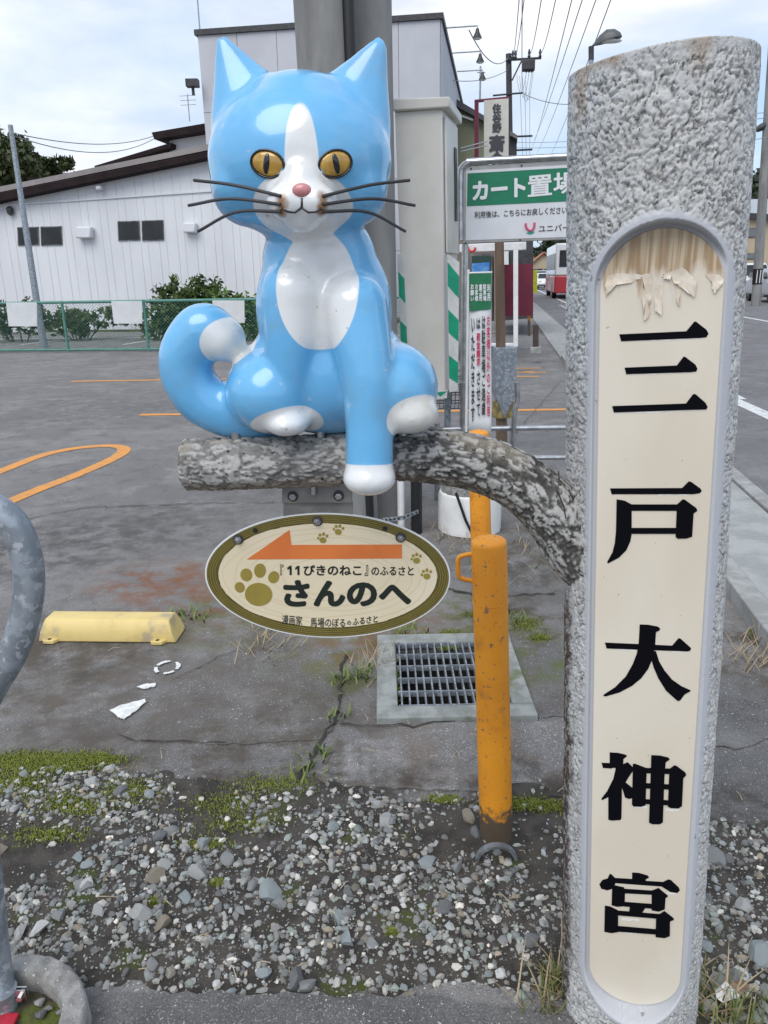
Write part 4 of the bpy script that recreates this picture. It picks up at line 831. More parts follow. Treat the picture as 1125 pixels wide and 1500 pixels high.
# half ring of grey pipe at the foot of the front bollard
rc = gd(726, 1258); rc.z += .004; rp = [rc + Vector((.050 * math.cos(t), -.008, .047 * math.sin(t))) + Vector((0, 0, 0)) for t in [math.pi * i / 18 for i in range(-2, 21)]]
RG = MB()
for p in rp: pass
n_ = len(rp); vs = []
for i, p in enumerate(rp):
    t = math.pi * (i - 2) / 18; d = Vector((math.cos(t), 0, math.sin(t)))
    for (dr, dy) in ((-.0045, -.010), (.0045, -.010), (.0045, .006), (-.0045, .006)): vs.append(p + d * dr + Vector((0, dy, 0)))
fs = [(i * 4 + j, i * 4 + (j + 1) % 4, (i + 1) * 4 + (j + 1) % 4, (i + 1) * 4 + j) for i in range(n_ - 1) for j in range(4)] + [(0, 1, 2, 3), tuple((n_ - 1) * 4 + j for j in range(4))]
RG.add(vs, fs); RG.build('pipe_ring', mat('worn_pipe', (.16, .17, .18), (.10, .10, .105), scale=40, rough=.55, third=((.30, .31, .32), 60, .55, .7)), bevel=.001, smooth=40, label='grey half-buried pipe end arching at the foot of the front bollard', cat='pipe')

# ================================================================== drain
DR = thing('drain', ((dx0 + dx1) / 2, (dy0 + dy1) / 2, 0), 'square steel drain grating set in a concrete frame behind the orange bollard', 'drain')
cx_, cy_ = (dx0 + dx1) / 2, (dy0 + dy1) / 2; wx, wy = dx1 - dx0, dy1 - dy0
M_dc = mat('drain_concrete', (.31, .325, .31), (.22, .23, .215), scale=14, rough=.9, bump=.002, bscale=150, third=((.13, .15, .07), 6, .6, .72))
for c, s in (((cx_, dy0 - FW / 2, -.01), (wx + 2 * FW, FW - .002, .07)), ((cx_, dy1 + FW / 2, -.01), (wx + 2 * FW, FW - .002, .07)), ((dx0 - FW / 2, cy_, -.011), (FW - .002, wy - .002, .07)), ((dx1 + FW / 2, cy_, -.011), (FW - .002, wy - .002, .07))):
    b = MB(); b.box(c, s); b.build('concrete_frame', M_dc, DR, bevel=.006)
b = MB(); x0, x1, y0, y1 = dx0 - .01, dx1 + .01, dy0 - .01, dy1 + .01; b.add([(x0, y0, -.04), (x1, y0, -.04), (x1, y1, -.04), (x0, y1, -.04), (x0, y0, -.45), (x1, y0, -.45), (x1, y1, -.45), (x0, y1, -.45)], [(0, 1, 5, 4), (1, 2, 6, 5), (2, 3, 7, 6), (3, 0, 4, 7), (4, 5, 6, 7)]); b.build('pit', mat('pit_dark', (.06, .06, .055), (.035, .035, .03), scale=8, rough=.95), DR)
nb_ = 14
b = MB(); b.box((0, 0, 0), (.006, wy - .006, .032)); GB = None
for i in range(nb_):
    b = MB(); b.box((dx0 + wx * (i + .5) / nb_, cy_, .004), (.0055, wy - .006, .03)); b.build('grate_bar', M_galv, DR)
for i in range(6):
    b = MB(); b.box((cx_, dy0 + .006 + (wy - .012) * i / 5, .0105), (wx - .004, .006, .0215)); b.build('cross_bar', M_galv, DR)

# ================================================================== wheel stop
w0, w1 = gd(56, 941), gd(258, 943); wl_ = (w1 - w0).length; wd = (w1 - w0).normalized(); wn_ = Vector((-wd.y, wd.x, 0))
M_yel = mat('yellow_block', (.72, .56, .22), (.66, .50, .185), scale=6, rough=.5, third=((.42, .34, .21), 9, .52, .70), bump=.0006, bscale=90)
prof = [(0, 0), (0, .042), (.022, .088), (.030, .094), (.105, .094), (.113, .088), (.135, .042), (.135, 0)]
WS = thing('wheel_stop', (w0 + w1) / 2, 'yellow chamfered wheel stop block bolted to the asphalt', 'wheel stop')
def sec(t, k): return [w0 + wd * (t + (k * (.0 + z_ * .32))) + wn_ * (y_) + UP * (z_ + .003) for y_, z_ in prof]
vs = sec(0, 1) + sec(wl_, -1); n = len(prof); b = MB(); b.add(vs, [tuple(range(n))[::-1], tuple(range(n, 2 * n))] + [(i, (i + 1) % n, (i + 1) % n + n, i + n) for i in range(n)]); b.build('block', M_yel, WS, bevel=.006, seg=3)
for t in (.055, wl_ - .075):
    b = MB(); c = w0 + wd * t - wn_ * .002; b.prism([c + wd * q[0] - wn_ * q[1] + UP * .003 for q in [(-.04, -.01), (.04, -.01), (.022, .02), (-.022, .02)]], (0, 0, .016)); tab = b.build('fixing_tab', M_yel, WS, bevel=.003)
    b = MB(); b.lathe([(.008, 0), (.008, .0008), (.003, .001)], c - wn_ * .004 + UP * .0192, 12); b.build('fixing_hole', M_black, tab)

# ================================================================== bent tube stand in a concrete ring
zb_ = gd(12, 1462, .03); STD = thing('tube_stand', (zb_.x, zb_.y, 0), 'bent galvanised tube stand rising from a round concrete base', 'stand')
cR = gd(40, 1512); cR = Vector((cR.x - .035, cR.y - .06, 0)); ro, ri = .175, .128
prof = [(ri, .02), (ri, .075), (ri + .005, .082), (ro - .006, .084), (ro, .076), (ro + .004, .0)]
vs = []; n = 96; b = MB(); g9 = random.Random(3)
for (r_, z_) in prof:
    for j in range(n):
        a = 2 * math.pi * j / n; e = g9.uniform(-.0015, .0015); vs.append(cR + Vector((math.cos(a) * (r_ + e), math.sin(a) * (r_ + e), z_ + g9.uniform(-.001, .001))))
k = len(prof); b.add(vs, [(i * n + j, i * n + (j + 1) % n, (i + 1) * n + (j + 1) % n, (i + 1) * n + j) for i in range(k - 1) for j in range(n)])
RB = b.build('concrete_ring', mat('rough_concrete', (.31, .30, .285), (.20, .195, .185), scale=30, rough=.95, bump=.003, bscale=130, speck=(.58, .57, .55), speck_scale=120), STD, smooth=50)
b = MB(); b.lathe([(ri + .004, .0), (ri + .004, .03), (ri * .6, .034), (.002, .03)], cR, 48); b.build('soil_fill', mat('mossy_soil', (.10, .085, .05), (.055, .05, .035), scale=22, rough=.95, bump=.008, bscale=70, third=((.10, .12, .02), 14, .52, .62)), STD, smooth=60)
for (px, py, s, c) in ((58, 1472, .015, 1), (72, 1478, .012, 0), (60, 1490, .016, 2), (104, 1494, .015, 4), (90, 1483, .011, 3)):
    p = gd(px, py, .035); o = bpy.data.objects.new('pebble', rock_me[s > .0125 and 3 or 5][c]); COL.objects.link(o); o.parent = STD; o.location = Vector((p.x, p.y, .035 + s * .3)) - STD.location; o.scale = (s, s * .8, s * .6)
pz = [gd(8, 1482, .03), at(-4, 1400, zb_.y), at(-24, 1220, zb_.y), at(-46, 1080, zb_.y)]
b = MB(); b.tube(spline(pz, 8), .0245, 24); PIPE = b.build('upright', M_galv, STD, smooth=50)
lc = (-92, 862); lp = []
for i in range(37):
    t = 2 * math.pi * i / 36; lp.append(at(lc[0] + 132 * math.cos(t), lc[1] + 136 * math.sin(t) - 4, zb_.y))
lp = spline([at(*p, zb_.y) for p in [(-46, 1080), (-15, 1015), (22, 950), (41, 880), (40, 820), (22, 772), (-10, 744), (-60, 735), (-110, 760), (-140, 820), (-150, 900)]], 8)
b = MB(); b.tube(lp, .0255, 24); b.build('loop_tube', M_galv, STD, smooth=60)
pc = pz[0].lerp(pz[1], .28); b = MB(); b.lathe([(.0262, -.017), (.0282, -.017), (.0282, .017), (.0262, .017)], pc, 28); CL = b.build('clamp', M_galv, STD, smooth=50)
b = MB(); b.box(pc + Vector((.037, -.004, .004)), (.024, .003, .030)); b.box(pc + Vector((.037, .004, .004)), (.024, .003, .030)); b.tube([pc + Vector((.038, -.013, .004)), pc + Vector((.038, .013, .004))], .006, 6); b.build('clamp_bolt', M_steel, CL)
b = MB(); b.box(gd(6, 1496, .04), (.05, .03, .012)); b.build('red_reflector', mat('red_plastic', (.45, .02, .04), (.35, .015, .03), scale=30, rough=.4), STD, bevel=.003)

# ================================================================== near utility poles, cabinet
M_pole = mat('pole_concrete', (.27, .27, .26), (.20, .20, .195), scale=4, rough=.85, stretch=(1, 1, .25), bump=.0015, bscale=120, third=((.15, .15, .145), 3, .55, .7))
PYD = 4.25
pa, pb = at(545, 800, PYD), at(548, 800, PYD + .32)
UT = thing('utility_pole', (at(540, 790, PYD).x, PYD, 0), 'thick twin concrete utility pole with black conduit behind the statue', 'utility pole')
def polex(px0, py0, px1, py1, Y): a = at(px0, py0, Y); c = at(px1, py1, Y); d = (a - c) / (a.z - c.z); return c - d * c.z, d
def tpole(nm, cpx_top, cpx_bot, Y, r0, r1, H, m, par):
    base, d = polex(cpx_top, 20, cpx_bot, 700, Y); b = MB(); b.tube([base, base + d * (H * .5), base + d * H], [r0, (r0 + r1) / 2, r1], 32); return b.build(nm, m, par, smooth=50), base, d
_, ub, ud = tpole('pole', 474, 512, PYD, .155, .118, 9.5, M_pole, UT)
_, ub2, ud2 = tpole('rear_pole', 541, 556, PYD + .30, .125, .100, 9.5, M_pole, UT)
_, ub3, ud3 = tpole('conduit', 511, 538, PYD - .10, .030, .030, 8.5, M_black, UT)
cb, cd = polex(607, 730, 609, 760, PYD - .02); b = MB(); b.tube([cb, cb + UP * .85], .033, 16); b.build('ground_conduit', M_black, UT, smooth=50)
cb, cd = polex(587, 700, 588, 770, PYD); b = MB(); b.tube([cb, cb + UP * .85], .022, 14); b.build('white_conduit', M_white, UT, smooth=50)
sp_ = [at(560, 765, PYD - .16), at(590, 762, PYD - .13), at(613, 752, PYD - .06)]; b = MB(); b.prism([sp_[0], sp_[1], sp_[2], sp_[2] + UP * .025, sp_[1] + UP * .025, sp_[0] + UP * .025], (0, .003, 0)); b.build('perforated_strap', M_galv, UT)
for i in range(9):
    p = sp_[0].lerp(sp_[1], i / 5) if i < 5 else sp_[1].lerp(sp_[2], (i - 5) / 4 + .1); b = MB(); b.lathe([(.006, 0), (.006, .001), (.002, .0015)], p + UP * .0125 + Vector((0, -.001, 0)), 10, (Vector((1, 0, 0)), UP, Vector((0, -1, 0)))); b.build('strap_hole', M_black, UT)

CY = 4.75
M_cab = mat('cabinet_cream', (.62, .60, .55), (.57, .55, .50), scale=3, rough=.45, third=((.48, .45, .40), 5, .64, .78))
M_grn = mat('reflective_green', (.0, .30, .17), (.0, .25, .14), scale=10, rough=.4); M_gry = mat('tape_white', (.62, .63, .62), (.52, .53, .52), scale=10, rough=.45)
f0, f1, f2, f3 = at(578, 164, CY), at(647, 159, CY), at(653, 576, CY), at(594, 588, CY)
CAB = thing('meter_cabinet', (f3.x, CY, f3.z), 'tall cream steel meter cabinet mounted behind the utility pole', 'cabinet')
dep = RD * .45 + RN * .055
b = MB(); b.prism([f0, f1, f2, f3], dep); b.build('cabinet_body', M_cab, CAB, bevel=.006)
e_ = Vector((.012, 0, 0)); b = MB(); rf = [f0 - e_ + Vector((0, -.03, 0)), f1 + e_ + Vector((.03, -.03, 0))]; b.prism([rf[0], rf[1], rf[1] + UP * .055, rf[0] + UP * .062], dep + Vector((.0, .08, 0))); b.build('cabinet_roof', M_cab, CAB, bevel=.008)
def csid(px, py): return onp(px, py, f1 + Vector((.003, 0, 0)), Vector((RD.y, -RD.x, 0)).normalized())
f12 = (f2 - f1); 
def cs(t, v, out=.0): return f1 + f12 * v + dep * t + Vector((.003 + out, 0, 0))
b = MB(); b.prism([cs(.10, .02), cs(.92, .02), cs(.92, .48), cs(.10, .48)], (.014, 0, 0)); sdv_ = b.build('side_door', M_cab, CAB, bevel=.004)
b = MB(); b.prism([cs(.60, .10, .015), cs(.75, .10, .015), cs(.75, .36, .015), cs(.60, .36, .015)], (.008, 0, 0)); b.build('door_handle', M_dark, sdv_, bevel=.006)
def striped(pts4, n, off, name):
    """guard plate with slanted green bars"""
    TL, TR, BR, BL = pts4; N_ = ((TR - TL).cross(BL - TL)).normalized(); N_ = -N_ if N_.y > 0 else N_
    b = MB(); b.prism([TL, TR, BR, BL], N_ * -.012); g_ = b.build(name, M_gry, CAB, bevel=.002)
    for i in range(n):
        a = (i + off) / n; c = a + .42 / n * 1.2; q = lambda u, v: TL.lerp(TR, u).lerp(BL.lerp(BR, u), min(1, max(0, v))) + N_ * .0015
        b = MB(); b.face([q(0.02, a), q(.98, a + .05), q(.98, c + .05), q(.02, c)]); b.build('green_bar', M_grn, g_)
gY = CY - .03
striped([at(655, 372, gY), at(673, 384, gY), at(671, 573, gY), at(658, 575, gY)], 3, .16, 'striped_guard')
striped([at(582, 372, gY), at(591, 372, gY), at(600, 580, gY), at(590, 582, gY)], 3, .35, 'striped_guard')
b = MB(); b.prism([at(597, 580, gY), at(655, 572, gY), at(655, 583, gY), at(600, 590, gY)], (0, .02, 0)); bs = b.build('base_strip', M_gry, CAB); b = MB(); b.face([at(638, 575, gY - .002), at(655, 573, gY - .002), at(645, 581, gY - .002)]); b.build('green_bar', M_grn, bs)
for x in (.12, .88):
    p = f3.lerp(f2, x) + dep * .5; b = MB(); b.box((p.x, p.y, p.z / 2), (.04, .04, p.z)); b.build('leg', M_galv, CAB)

# ================================================================== cart return sign and rails
SYc = 5.3
SN = (RD * -1)
c0 = at(672, 300, SYc)
def sgp(px, py, k=0.0): return onp(px, py, c0 + RD * -k, RD)
CS = thing('cart_sign', (c0.x + .6, c0.y - .1, 0), 'white and green framed cart return sign on steel legs left of the post', 'sign')
fr = [sgp(674, 352), sgp(674, 262), sgp(677, 246), sgp(688, 238), sgp(705, 236), sgp(930, 224)]
b = MB(); b.tube(spline(fr, 5), .022, 14); b.build('tube_frame', M_steel, CS, smooth=60)
b = MB(); b.prism([sgp(676, 244), sgp(930, 227), sgp(930, 347), sgp(676, 357)], RD * .03); b.build('back_frame', mat('aluminium', (.42, .41, .39), (.36, .35, .33), scale=12, rough=.4, metal=.6), CS, bevel=.003)
b = MB(); b.prism([sgp(683, 250, .004), sgp(930, 236, .004), sgp(930, 344, .004), sgp(682, 352, .004)], RD * .02); PN = b.build('panel', mat('sign_white', (.70, .71, .73), (.66, .67, .69), scale=6, rough=.4), CS)
b = MB(); b.face([sgp(685, 254, .0065), sgp(930, 240, .0065), sgp(930, 290, .0065), sgp(684, 302, .0065)]); b.build('green_band', mat('green_print', (.005, .19, .095), (.006, .17, .085), scale=8, rough=.4), PN)
M_tx = mat('sign_white_text', (.74, .75, .76), rough=.4); M_gtx = mat('sign_dark_text', (.05, .05, .055), rough=.4)
text_on('lettering', 'カート', [sgp(692, 266, .009), sgp(770, 259, .009), sgp(770, 288, .009), sgp(692, 294, .009)], M_tx, PN, .045); text_on('lettering', '置場', [sgp(773, 257, .009), sgp(848, 250, .009), sgp(848, 283, .009), sgp(773, 290, .009)], M_tx, PN, .022)
text_on('lettering', '利用後は、こちらにお戻しください。', [sgp(695, 310, .007), sgp(834, 302, .007), sgp(834, 312.5, .007), sgp(695, 320, .007)], M_gtx, PN, .012)
text_on('lettering', 'ユニバース', [sgp(789, 330, .007), sgp(846, 327, .007), sgp(846, 337, .007), sgp(789, 340, .007)], M_gtx, PN, .012)
M_pk = mat('pink_print', (.62, .10, .22), rough=.4)
up_p = [sgp(*p, .0075) for p in [(770, 327), (771, 333), (775, 337.5), (780, 336.5), (782.5, 332), (783, 326)]]; b = MB(); b.tube(spline(up_p, 4), .0075, 8); b.build('logo_mark', M_pk, PN, smooth=60)
b = MB(); b.face([sgp(*p, .0075) for p in [(770, 341), (776, 340), (784, 339), (780, 342.5), (775, 343)]]); b.build('logo_leaf', M_grn, PN)
for x, y in ((690, 247), (764, 242.5), (682, 356), (762, 351.5)): b = MB(); b.lathe([(.006, 0), (.005, .003), (.001, .004)], sgp(x, y, .006), 10, (RN, UP, SN)); b.build('rivet', M_dark, CS)
for px in (681, 905):
    t_ = sgp(px, 350); b = MB(); b.tube([Vector((t_.x, t_.y, 0)) + RD * .04, t_ + RD * .04], .022, 12); b.build('leg', M_steel, CS, smooth=50)
CR = thing('cart_rail', (gd(745, 690).x, SYc - .3, 0), 'stainless tube rails of the cart bay in front of the parking lot', 'railing')
ry = 4.9
def rl(pts, r=.017): b = MB(); b.tube([at(*p) for p in pts], r, 12); b.build('rail', M_steel, CR, smooth=50)
rl([(618, 629, ry), (1000, 624, ry)]); rl([(690, 672, ry - .1), (1000, 668, ry - .1)], .015)
for px, y0 in ((752, 625), (640, 620), (678, 560)):
    p = at(px, y0, ry); b = MB(); b.tube([Vector((p.x, p.y, 0)), p], .018, 12); b.build('rail_post', M_steel, CR, smooth=50)
b = MB(); b.tube(spline([at(757, 560, ry - .05), at(758, 585, ry - .05), at(754, 605, ry - .05), at(752, 640, ry - .05), at(752, 700, ry - .05)], 5), .017, 12); b.build('bent_rail', M_steel, CR, smooth=50)
# shopping cart: wire basket, frame, handle, castors
ky = 5.9; kc = at(664, 585, ky); KT = thing('shopping_cart', (kc.x, ky, 0), 'dark wire shopping cart parked behind the striped cabinet', 'shopping cart')
M_wire = mat('dark_wire', (.03, .033, .036), rough=.4, metal=.4); zt0, zt1 = kc.z - .05, kc.z + .20; bl, bw_, bwb = .42, .34, .26
b = MB()
for k in range(5):
    z_ = zt0 + (zt1 - zt0) * k / 4; wq = bwb + (bw_ - bwb) * k / 4; c = [Vector((kc.x + sx * wq * .75, ky + sy * wq * .5, z_)) for sx, sy in ((-1, -1), (1, -1), (1, 1), (-1, 1), (-1, -1))]; b.tube(c, .004, 5)
for k in range(15):
    u_ = k / 14 * 2 - 1
    for sy in (-1, 1): b.tube([Vector((kc.x + u_ * bwb * .75, ky + sy * bwb * .5, zt0)), Vector((kc.x + u_ * bw_ * .75, ky + sy * bw_ * .5, zt1))], .0025, 4)
    b.tube([Vector((kc.x + u_ * bwb * .75, ky - bwb * .5, zt0)), Vector((kc.x + u_ * bwb * .75, ky + bwb * .5, zt0))], .0025, 4)
b.build('basket', M_wire, KT)
b = MB()
for sy in (-1, 1): b.tube([Vector((kc.x - .3, ky + sy * .17, zt1 + .22)), Vector((kc.x - .26, ky + sy * .17, zt0)), Vector((kc.x - .22, ky + sy * .17, .12)), Vector((kc.x + .25, ky + sy * .14, .10))], .010, 8)
b.build('frame', M_wire, KT, smooth=60)
b = MB(); b.tube([Vector((kc.x - .3, ky - .19, zt1 + .22)), Vector((kc.x - .3, ky + .19, zt1 + .22))], .014, 8); b.build('handle', mat('red_handle', (.4, .03, .03), rough=.4), KT, smooth=60)
for sx, sy in ((-.22, -.16), (-.22, .16), (.22, -.13), (.22, .13)): b = MB(); b.lathe([(.02, -.012), (.045, -.012), (.045, .012), (.02, .012)], (kc.x + sx, ky + sy, .047), 16, (Vector((1, 0, 0)), UP, Vector((0, 1, 0)))); b.build('castor', M_black, KT, smooth=40)
# narrow banner with a green head
BY = 4.7
def bnp(px, py, k=0): return at(px, py, BY - .002 * k)
BN = thing('banner', (bnp(704, 640).x, BY, 0), 'narrow white banner with green head and red and black vertical writing', 'banner')
gridv = []; 
for i in range(13):
    for j in range(5):
        x = 687 + 33 * j / 4 + (i / 12) * -.5; y = 401 + 236 * i / 12; p = bnp(x, y); p.y += .006 * math.sin(j * 1.4 + i * .5); gridv.append(p)
b = MB(); b.add(gridv, [(i * 5 + j, i * 5 + j + 1, (i + 1) * 5 + j + 1, (i + 1) * 5 + j) for i in range(12) for j in range(4)]); CLO = b.build('cloth', M_tx, BN, smooth=180)
so = CLO.modifiers.new('thickness', 'SOLIDIFY'); so.thickness = .0015
b = MB(); b.face([bnp(687, 401.5, 5), bnp(720, 400, 5), bnp(719.5, 453, 5), bnp(688, 456, 5)]); b.build('green_head', mat('banner_green', (.01, .15, .06), (.012, .17, .07), scale=20, rough=.6), CLO)
for k, (t_, x0, x1) in enumerate((('お\n願\nい', 689, 694.5), ('お\n客\n様', 695.5, 700.5), ('専\n用', 701.5, 706.5), ('駐\n車\n場', 707.5, 712.5), ('利\n用', 713.5, 718.5))): text_on('lettering', t_, [bnp(x0, 416, 6), bnp(x1, 416, 6), bnp(x1, 441, 6), bnp(x0, 441, 6)], M_tx, CLO, .03)
M_rtx = mat('red_print', (.55, .02, .09), rough=.5)
for t_, x0, x1, y0, y1, mm in (('お\n客\n様\n以\n外\nの\nご\n利\n用', 713, 718, 462, 610, M_rtx), ('は\n駐\n車\n場\nご\n遠\n慮', 705.5, 711, 463, 608, M_gtx), ('は', 698, 703.5, 466, 482, M_gtx), ('罰\n金\n請\n求', 698, 703.5, 488, 536, M_rtx), ('さ\nせ\nて', 698, 703.5, 543, 610, M_gtx), ('い\nた\nだ\nき\nま\nす', 690, 695.5, 466, 618, M_gtx)): text_on('lettering', t_, [bnp(x0, y0, 6), bnp(x1, y0, 6), bnp(x1, y1, 6), bnp(x0, y1, 6)], mm, CLO, .03)
pp = bnp(686, 400); b = MB(); b.tube([Vector((pp.x, BY, 0)), Vector((pp.x - .0, BY, pp.z + .02))], .009, 8); b.build('banner_pole', M_white, BN, smooth=60)
pp = bnp(686, 400); b = MB(); b.tube([pp, bnp(721, 399)], .006, 8); b.build('cross_rod', M_white, BN, smooth=60)
# wooden pole with grey guard sleeve
GY_ = 8.2; gp_ = gd(737, 625); GY_ = 6.3
p0 = at(739, 520, GY_); WP = thing('wooden_pole', (p0.x, GY_, 0), 'brown wooden pole wrapped in a grey steel guard sleeve', 'pole')
pt_ = at(727, 372, GY_); b = MB(); b.tube([Vector((p0.x, GY_, 0)), Vector((p0.x - .03, GY_, p0.z)), Vector((pt_.x, GY_, pt_.z + .6))], [.05, .04, .034], 16); b.build('pole', mat('pole_wood', (.19, .13, .09), (.13, .09, .06), scale=10, stretch=(1, 1, .15), rough=.8), WP, smooth=60)
b = MB(); z1_, z0_ = at(738, 508, GY_).z, at(738, 575, GY_).z; hw_ = .085; b.prism([Vector((p0.x - hw_, GY_ - .1, z1_)), Vector((p0.x + hw_, GY_ - .1, z1_)), Vector((p0.x + hw_, GY_ - .1, z0_)), Vector((p0.x, GY_ - .1, z0_ - .2)), Vector((p0.x - hw_, GY_ - .1, z0_))], (0, .2, 0)); b.build('guard_sleeve', M_galv, WP, bevel=.004)
b = MB(); zc = at(738, 600, GY_).z; b.lathe([(.088, zc - .06), (.09, zc - .05), (.09, zc + .06), (.088, zc + .07)], (p0.x, GY_, 0), 20); b.build('band', mat('yellow_band', (.38, .30, .10), (.18, .14, .06), scale=14, rough=.5), WP, smooth=40)
# white pot-like block
wq = gd(692, 786); WB = thing('concrete_weight', (wq.x, wq.y + .2, 0), 'white round concrete weight with gravelly top behind the orange bollards', 'weight')
zt_ = at(692, 728, wq.y).z; wr = 47 / 1110 * (wq - CP).length
b = MB(); b.lathe([(wr, 0), (wr, zt_ - .02), (wr * .97, zt_), (wr * .9, zt_ + .004)], (wq.x, wq.y + wr * .8, 0), 14); b.build('block', M_white, WB, bevel=.005)
b = MB(); b.lathe([(wr * .93, zt_), (wr * .8, zt_ + .03), (wr * .3, zt_ + .05), (.01, zt_ + .05)], (wq.x, wq.y + wr * .8, 0), 20); b.build('gravel_top', mat('weight_gravel', (.26, .26, .25), (.14, .14, .135), scale=40, rough=.9, bump=.02, bscale=50), WB, smooth=60)
b = MB(); b.tube([at(668, 722, wq.y - .05), at(682, 762, wq.y - .05), at(694, 786, wq.y - .05)], .008, 8); b.build('cable', M_black, WB, smooth=60)

# ================================================================== fence
fy = 15.2
fA, fB = gd(-60, 517), gd(640, 512); FN = thing('chain_link_fence', ((fA + fB) / 2), 'low green chain link fence at the back of the car park', 'fence')
M_fg = mat('fence_green', (.07, .21, .17), (.10, .25, .21), scale=10, rough=.5); fd = (fB - fA).normalized(); FL = (fB - fA).length; FH = 1.04
b = MB(); b.tube([fA + UP * FH, fB + UP * FH], .03, 10); b.build('top_rail', M_fg, FN, smooth=60)
b = MB(); b.tube([fA + UP * .05, fB + UP * .05], .025, 8); b.build('bottom_rail', M_fg, FN, smooth=60)
k = 0
while k * 1.82 < FL:
    p = fA + fd * (k * 1.82 + .75); b = MB(); b.tube([p, p + UP * (FH + .03)], .03, 10); b.build('fence_post', M_fg, FN, smooth=60); k += 1
b = MB(); st = .075; nn = int((FL + FH) / st); wv = []
for i in range(nn):
    for sg in (1, -1):
        a0 = i * st - (FH if sg > 0 else 0); q0, q1 = a0, a0 + FH
        s0, s1 = max(0, q0), min(FL, q1)
        if s1 <= s0: continue
        z0_, z1_ = (s0 - a0), (s1 - a0)
        if sg < 0: z0_, z1_ = FH - z0_, FH - z1_
        A = fA + fd * s0 + UP * (z0_ * .94 + .05); B = fA + fd * s1 + UP * (z1_ * .94 + .05); b.tube([A, B], .0032, 3, False)
mesh_obj('chain_link', b.v, b.f, M_fg, FN, kind='stuff', fix=False)
M_plate = mat('plate_white', (.66, .67, .68), (.60, .61, .62), scale=3, rough=.45)
FNn = Vector((fd.y, -fd.x, 0))
for (x0, x1, y0, y1, lb) in ((9, 54, 443, 478, 'blank white plate hung on the fence, leftmost'), (163, 208, 441, 474, 'blank white plate hung mid fence, between the two others'), (311, 358, 440, 473, 'blank white plate hung on the fence beside the blue tail')):
    q = [onp(x, y, fA + FNn * .05, FNn) for x, y in ((x0, y0), (x1, y0), (x1 + .5, y1), (x0 + 4, y1))]; b = MB(); b.prism(q, FNn * .006); b.build('fence_plate', M_plate, label=lb, cat='plate', group='white plates on the fence')
# verge behind the fence
b = MB(); q0, q1 = gd(-200, 488), gd(560, 484); b.prism([q0, q1, q1 + RD * 9, q0 + RD * 9], (0, 0, .06)); b.build('verge', mat('verge_soil', (.09, .10, .04), (.06, .055, .035), scale=3, rough=.95), kind='structure')
def bush(name, px, py, Y, rx, rz, n, seed, lab, c0=(.025, .045, .012), c1=(.10, .15, .035), grp='bushes behind the fence', sz=.075):
    p = at(px, py, Y); r = random.Random(seed); t = thing(name, (p.x, Y, 0), lab, 'bush', grp)
    bl = [(Vector((p.x + r.uniform(-.6, .6) * rx, Y + r.uniform(-.3, .3), rz * r.uniform(.35, .75))), (rx * r.uniform(.3, .55), .35, rz * r.uniform(.3, .5))) for _ in range(7)]
    V, F, tt = leaves(n, bl, sz, seed); foliage('foliage', V, F, tt, c0, c1, M_leaf, t)
    b = MB()
    for (c, rr_) in bl[:5]: b.tube([Vector((p.x + (c.x - p.x) * .4, Y, 0)), c], [.02, .008], 5)
    b.build('stems', mat('stem', (.10, .08, .05), rough=.9), t)
bush('shrub', 285, 440, 19.5, 1.0, 1.45, 2600, 1, 'tall dark leafy shrub behind the fence left of the statue'); bush('shrub', 345, 450, 19.0, .9, 1.25, 2400, 2, 'round bright green shrub behind the fence at the blue tail', c1=(.13, .22, .04)); bush('shrub', 20, 450, 20, .9, .95, 1100, 3, 'thin low shrub at the left end of the fence', c1=(.12, .14, .05)); bush('shrub', 110, 455, 20.2, 1.3, .75, 1500, 4, 'low weedy shrub behind the middle of the fence', c1=(.14, .16, .06)); bush('shrub', 220, 455, 20, 1.1, .85, 1600, 5, 'dark low shrub behind the second fence plate'); bush('shrub', 420, 450, 19.5, 1.2, 1.2, 2000, 6, 'dark shrub behind the fence hidden by the statue')

# ================================================================== warehouse on the left
WY = 23.5; wP = at(150, 480, WY)
def wl_p(px, py, k=0.0): return onp(px, py, wP + RD * -k, RD)
M_wall = mat('warehouse_white', (.70, .71, .73), (.65, .66, .685), scale=.8, rough=.55, third=((.56, .57, .60), 1.2, .6, .8), stretch=(1, 1, .4))
M_brown = mat('brown_trim', (.028, .019, .020), (.02, .014, .015), scale=3, rough=.8, spec=.12)
M_wall.node_tree.nodes['Principled BSDF'].inputs['Roughness'].default_value = .6
WH = thing('warehouse', (wP.x, wP.y, 0), 'white panelled single storey warehouse with dark brown roof trim behind the fence', 'building')
def rooft(px): return 290 + (px - 0) * (232 - 290) / 285.0
xs = [-190 + 27.5 * i for i in range(25)]
for i in range(len(xs) - 1):
    t0, t1 = wl_p(xs[i], rooft(xs[i])), wl_p(xs[i + 1] - .25, rooft(xs[i + 1])); b = MB(); b.prism([Vector((t0.x, t0.y, 0)), t0, t1, Vector((t1.x, t1.y, 0))], RD * .08); b.build('wall_panel', M_wall, WH, bevel=.004, seg=1)
    b = MB(); c = wl_p(xs[i] + 9, rooft(xs[i] + 9), .012); d = wl_p(xs[i] + 10.2, rooft(xs[i] + 10), .012); b.prism([Vector((c.x, c.y, 0)), c, d, Vector((d.x, d.y, 0))], RD * .013); b.build('wall_rib', M_wall, WH)
bk = wl_p(-190, rooft(-190)); bk2 = wl_p(470, rooft(470)); b = MB(); b.prism([Vector((bk.x, bk.y, 0)) + RD * .1, bk + RD * .1, bk2 + RD * .1, Vector((bk2.x, bk2.y, 0)) + RD * .1], RD * 16); b.build('core', M_wall, WH)
